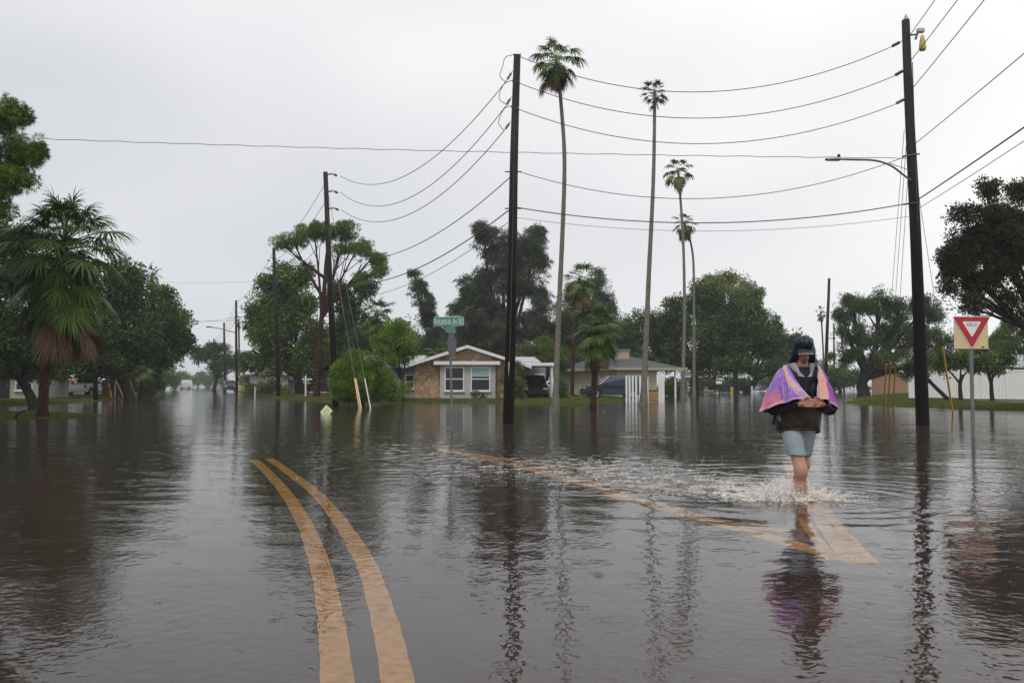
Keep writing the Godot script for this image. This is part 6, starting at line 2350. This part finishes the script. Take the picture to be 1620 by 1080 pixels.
	boxp("panel", Vector3(0, 0.1, 0), Vector3(0.38, 0.38, 0.015), plain(0.55, 0.58, 0.45, 0.6), ys, 0.003, Basis(Vector3.BACK, 0.9) * Basis(Vector3.RIGHT, -0.35))
	boxp("printed_patch", Vector3(0, 0.1, 0), Vector3(0.26, 0.22, 0.024), plain(0.42, 0.52, 0.2, 0.6), ys, 0.002, Basis(Vector3.BACK, 0.9) * Basis(Vector3.RIGHT, -0.35))
	# stick in the grass by the big palm
	var sg := Geo.new()
	sg.tube(smooth_path([Vector3(-0.16, -0.05, 0), Vector3(-0.12, 0.08, 0), Vector3(0.0, 0.2, 0.02), Vector3(0.2, 0.25, 0.03)]), [0.02, 0.02, 0.03, 0.05, 0.03], 6)
	sg.tube([Vector3(-0.02, 0.18, 0.02), Vector3(0.08, 0.16, 0.1)], [0.015], 5)
	var stick := part("dark_stick", sg, bark_mat)
	stick.position = G(31, 661)
	tag(stick, "dark bent stick poking from the grass left of the big palm", "stick")
	# mail box, bins, hydrant on the far side
	var mb := thing("mail_box", "dark mailbox on a post with white top under the oak", "mailbox", P(1138, 622, 96.0))
	mb.position.y = -0.05
	boxp("post", Vector3(0, 0.6, 0), Vector3(0.12, 1.3, 0.12), dark_trim, mb, 0.01)
	var mg := Geo.new()
	mg.prism(rounded([Vector2(-0.2, 0), Vector2(0.2, 0), Vector2(0.2, 0.34), Vector2(-0.2, 0.34)], 0.12), -0.3, 0.3, Vector3(0, 1.2, 0), Basis(Vector3.UP, 1.2))
	part("box", mg, white_paint, mb)
	boxp("flag", Vector3(0.24, 1.5, 0.05), Vector3(0.02, 0.18, 0.08), tail_glass, mb, 0.003)
	var blue := plain(0.03, 0.035, 0.09, 0.5)
	for i in 2:
		var bn := thing("wheelie_bin", ["left dark blue bin under the oak", "right dark blue bin under the oak"][i], "bin", P(1148 + i * 9, 619, 118.0), 0.2, "dark blue bins under the oak")
		bn.position.y = 0.06
		var g := Geo.new()
		g.prism(PackedVector2Array([Vector2(-0.26, 0.05), Vector2(0.26, 0.05), Vector2(0.32, 1.0), Vector2(-0.32, 1.0)]), -0.3, 0.3)
		part("body", g, blue, bn)
		boxp("lid", Vector3(0, 1.03, 0), Vector3(0.7, 0.07, 0.7), blue, bn, 0.03)
		for s: float in [-0.24, 0.24]:
			var wg := Geo.new()
			wg.tube([Vector3(s - 0.03, 0.1, -0.32), Vector3(s + 0.03, 0.1, -0.32)], [0.1], 12)
			part("wheel", wg, rubber, bn)
	var hy := thing("fire_hydrant", "small yellow hydrant at the water's edge left of the person", "hydrant", P(1158, 620, 110.0))
	hy.position.y = 0.0
	var hg := Geo.new()
	hg.lathe([Vector2(0.2, 0), Vector2(0.2, 0.06), Vector2(0.14, 0.08), Vector2(0.14, 0.6), Vector2(0.18, 0.62), Vector2(0.17, 0.7), Vector2(0.1, 0.8), Vector2(0.0, 0.86)], 14)
	part("barrel", hg, plain(0.55, 0.42, 0.04, 0.5), hy)
	for s: float in [-1.0, 1.0]:
		var ng := Geo.new()
		ng.tube([Vector3(s * 0.1, 0.48, 0), Vector3(s * 0.24, 0.48, 0)], [0.07], 10)
		part("outlet", ng, plain(0.55, 0.42, 0.04, 0.5), hy)
	var wp := boxp("white_post", Vector3(0, 0.3, 0), Vector3(0.22, 1.1, 0.22), white_paint, self, 0.03)
	wp.position = P(1190, 621, 108.0)
	wp.position.y = 0.1
	tag(wp, "short white post at the water's edge just left of the person", "post")
	var pl := thing("flower_planter", "low orange planter behind the white boards", "planter", P(1032, 628, 72.0))
	pl.position.y = 0.05
	boxp("tub", Vector3(0, 0.25, 0), Vector3(1.3, 0.5, 0.5), plain(0.33, 0.16, 0.03, 0.7), pl, 0.04)
	var lf := Geo.new()
	for i in 120:
		leaf(lf, Vector3(rnd(-0.55, 0.55), 0.5, rnd(-0.2, 0.2)), (Vector3(0, 1, 0) + rdir() * 0.8).normalized(), rnd(0.15, 0.32), 0.07, 1.0)
	recolor(lf, func(q: Vector3) -> Color: return Color(0.24, 0.17, 0.03).lerp(Color(0.07, 0.09, 0.02), noise_a.get_noise_3d(q.x * 400, q.y * 400, q.z * 400) + 0.5))
	part("leaves", lf, leaf_mat, pl)
	# low concrete benches before the blue car
	for i in 2:
		var bx := thing("concrete_block", ["left white concrete block under the blue car", "right white concrete block under the blue car"][i], "block", P(963 + i * 13, 630, 70.0), 0.0, "white blocks before the blue car")
		bx.position.y = 0.0
		boxp("slab", Vector3(0, 0.16, 0), Vector3(0.5, 0.08, 0.3), white_paint, bx, 0.01)
		for s: float in [-0.16, 0.16]:
			boxp("foot", Vector3(s, 0.06, 0), Vector3(0.1, 0.12, 0.26), white_paint, bx, 0.01)
	# debris on the grass edge
	var dg := ["pale rubble pile at the grass edge before the blue car", "yellowish leaf pile beside the small cabbage palm"]
	for i in 2:
		var g := Geo.new()
		for j in 40:
			var q := Vector3(rnd(-0.9, 0.9), 0, rnd(-0.4, 0.4))
			q.y = 0.16 * (1.0 - absf(q.x)) * rng.randf()
			leaf(g, q, (rdir() + Vector3(0, 0.2, 0)).normalized(), rnd(0.15, 0.45), rnd(0.08, 0.16), rnd(0.7, 1.2))
		recolor(g, func(q: Vector3) -> Color: return [Color(0.34, 0.31, 0.24), Color(0.24, 0.17, 0.05)][i] * (0.8 + 0.4 * noise_a.get_noise_3d(q.x * 500, q.y * 500, q.z * 500)))
		var o := part("debris_pile", g, leaf_mat)
		o.position = P([908, 921][i], 632, [66.0, 62.0][i])
		o.position.y = 0.03
		tag(o, dg[i], "debris")


# ------------------------------------------------------------------ splash round the legs
func make_splash() -> void:
	var t := thing("water_splash", "white splash of water thrown up round the wading person's legs", "splash", Vector3(2.94, 0.0, -9.1))
	var drop := Geo.new()
	drop.sphere(Vector3.ZERO, Vector3.ONE, 5, 7)
	var wm := StandardMaterial3D.new()
	wm.vertex_color_use_as_albedo = true
	wm.roughness = 0.12
	wm.albedo_color = Color(1, 1, 1)
	var xs: Array[Transform3D] = []
	var cols := PackedColorArray()
	for i in 16000:
		var a := rnd(0, TAU)
		var r := absf(rng.randfn(0.0, 0.24)) + 0.02
		var x := cos(a) * r * 1.25 - 0.14
		var z := sin(a) * r * 0.9 + 0.02
		var top := 0.24 * exp(-pow((x + 0.13) / 0.32, 2.0)) * (0.55 + 0.45 * noise_a.get_noise_1d(x * 700.0) + 0.3)
		var y := top * pow(rng.randf(), 1.6)
		var s := (0.0008 + 0.0026 * pow(rng.randf(), 6.0)) * (1.3 - y * 1.5)
		var b := Basis.from_euler(Vector3(rnd(0, TAU), rnd(0, TAU), rnd(0, TAU))).scaled_local(Vector3(s, s * rnd(1.0, 2.6), s))
		xs.append(Transform3D(b, Vector3(x, y, z)))
		cols.append(Color(0.86, 0.83, 0.79) * rnd(0.9, 1.1))
	scatter("droplets", drop.mesh(wm), xs, cols, t)
	# thrown tongues and ridges of water that run together at their feet
	var pr := []
	for i in 150:
		var a := rnd(0, TAU)
		var r := absf(rng.randfn(0.0, 0.17)) + 0.05
		var out := Vector3(cos(a), 0, sin(a))
		var p := Vector3(cos(a) * r * 1.7 - 0.12, -0.01, sin(a) * r * 1.1)
		var vel := out * rnd(0.03, 0.10) + Vector3(rnd(-0.05, 0.02), rnd(0.03, 0.15) * exp(-r * 1.5), rnd(-0.02, 0.02))
		var rad := rnd(0.010, 0.022)
		for k in 3:
			var q := p + vel * 0.5 + Vector3(0, -0.012 * k, 0)
			pr.append([p, q, rad, rad * 0.68])
			rad *= 0.66
			p = q
	for i in 46:
		var a := rnd(0, TAU)
		var r := rnd(0.12, 0.5)
		var p := Vector3(cos(a) * r * 1.3 - 0.15, -0.006, sin(a) * r * 0.8)
		var d := Vector3(-sin(a), 0, cos(a)) * rnd(0.05, 0.13)
		pr.append([p - d, p + d + Vector3(0, rnd(0.0, 0.02), 0), rnd(0.010, 0.018), rnd(0.008, 0.014)])
	var g := Geo.new()
	nets(g, pr, 0.018, 0.0075, [[Vector3(0, -1, 0), 0.012]], [], 0.004)
	var sh := StandardMaterial3D.new()
	sh.transparency = BaseMaterial3D.TRANSPARENCY_ALPHA
	sh.albedo_color = lin(0.74, 0.70, 0.65, 0.42)
	sh.roughness = 0.14
	part("water_sheet", g, sh, t)
	# foam flecks drifting in the trail
	var xf: Array[Transform3D] = []
	var cf := PackedColorArray()
	var wake := Vector2(-4.44, -6.4).normalized()
	var across := Vector2(-wake.y, wake.x)
	for i in 26000:
		var l := pow(rng.randf(), 1.5) * 5.2 - 0.35
		var o := rng.randfn(0.0, 0.22 + 0.2 * maxf(l, 0))
		var q := wake * l + across * o
		if noise_a.get_noise_2d(q.x * 260.0, q.y * 260.0) < 0.02 + 0.05 * l:
			continue
		var s := 0.002 + 0.008 * pow(rng.randf(), 3.0)
		xf.append(Transform3D(Basis(Vector3.UP, rnd(0, TAU)).scaled_local(Vector3(s * rnd(1.0, 2.5), s * 0.35, s)), Vector3(q.x - 0.05, 0.004 + rnd(0, 0.02), q.y)))
		cf.append(Color(0.82, 0.79, 0.75) * rnd(0.8, 1.1))
	var fm := StandardMaterial3D.new()
	fm.vertex_color_use_as_albedo = true
	fm.transparency = BaseMaterial3D.TRANSPARENCY_ALPHA
	fm.albedo_color = Color(1, 1, 1, 0.75)
	fm.roughness = 0.5
	scatter("foam", drop.mesh(fm), xf, cf, t)
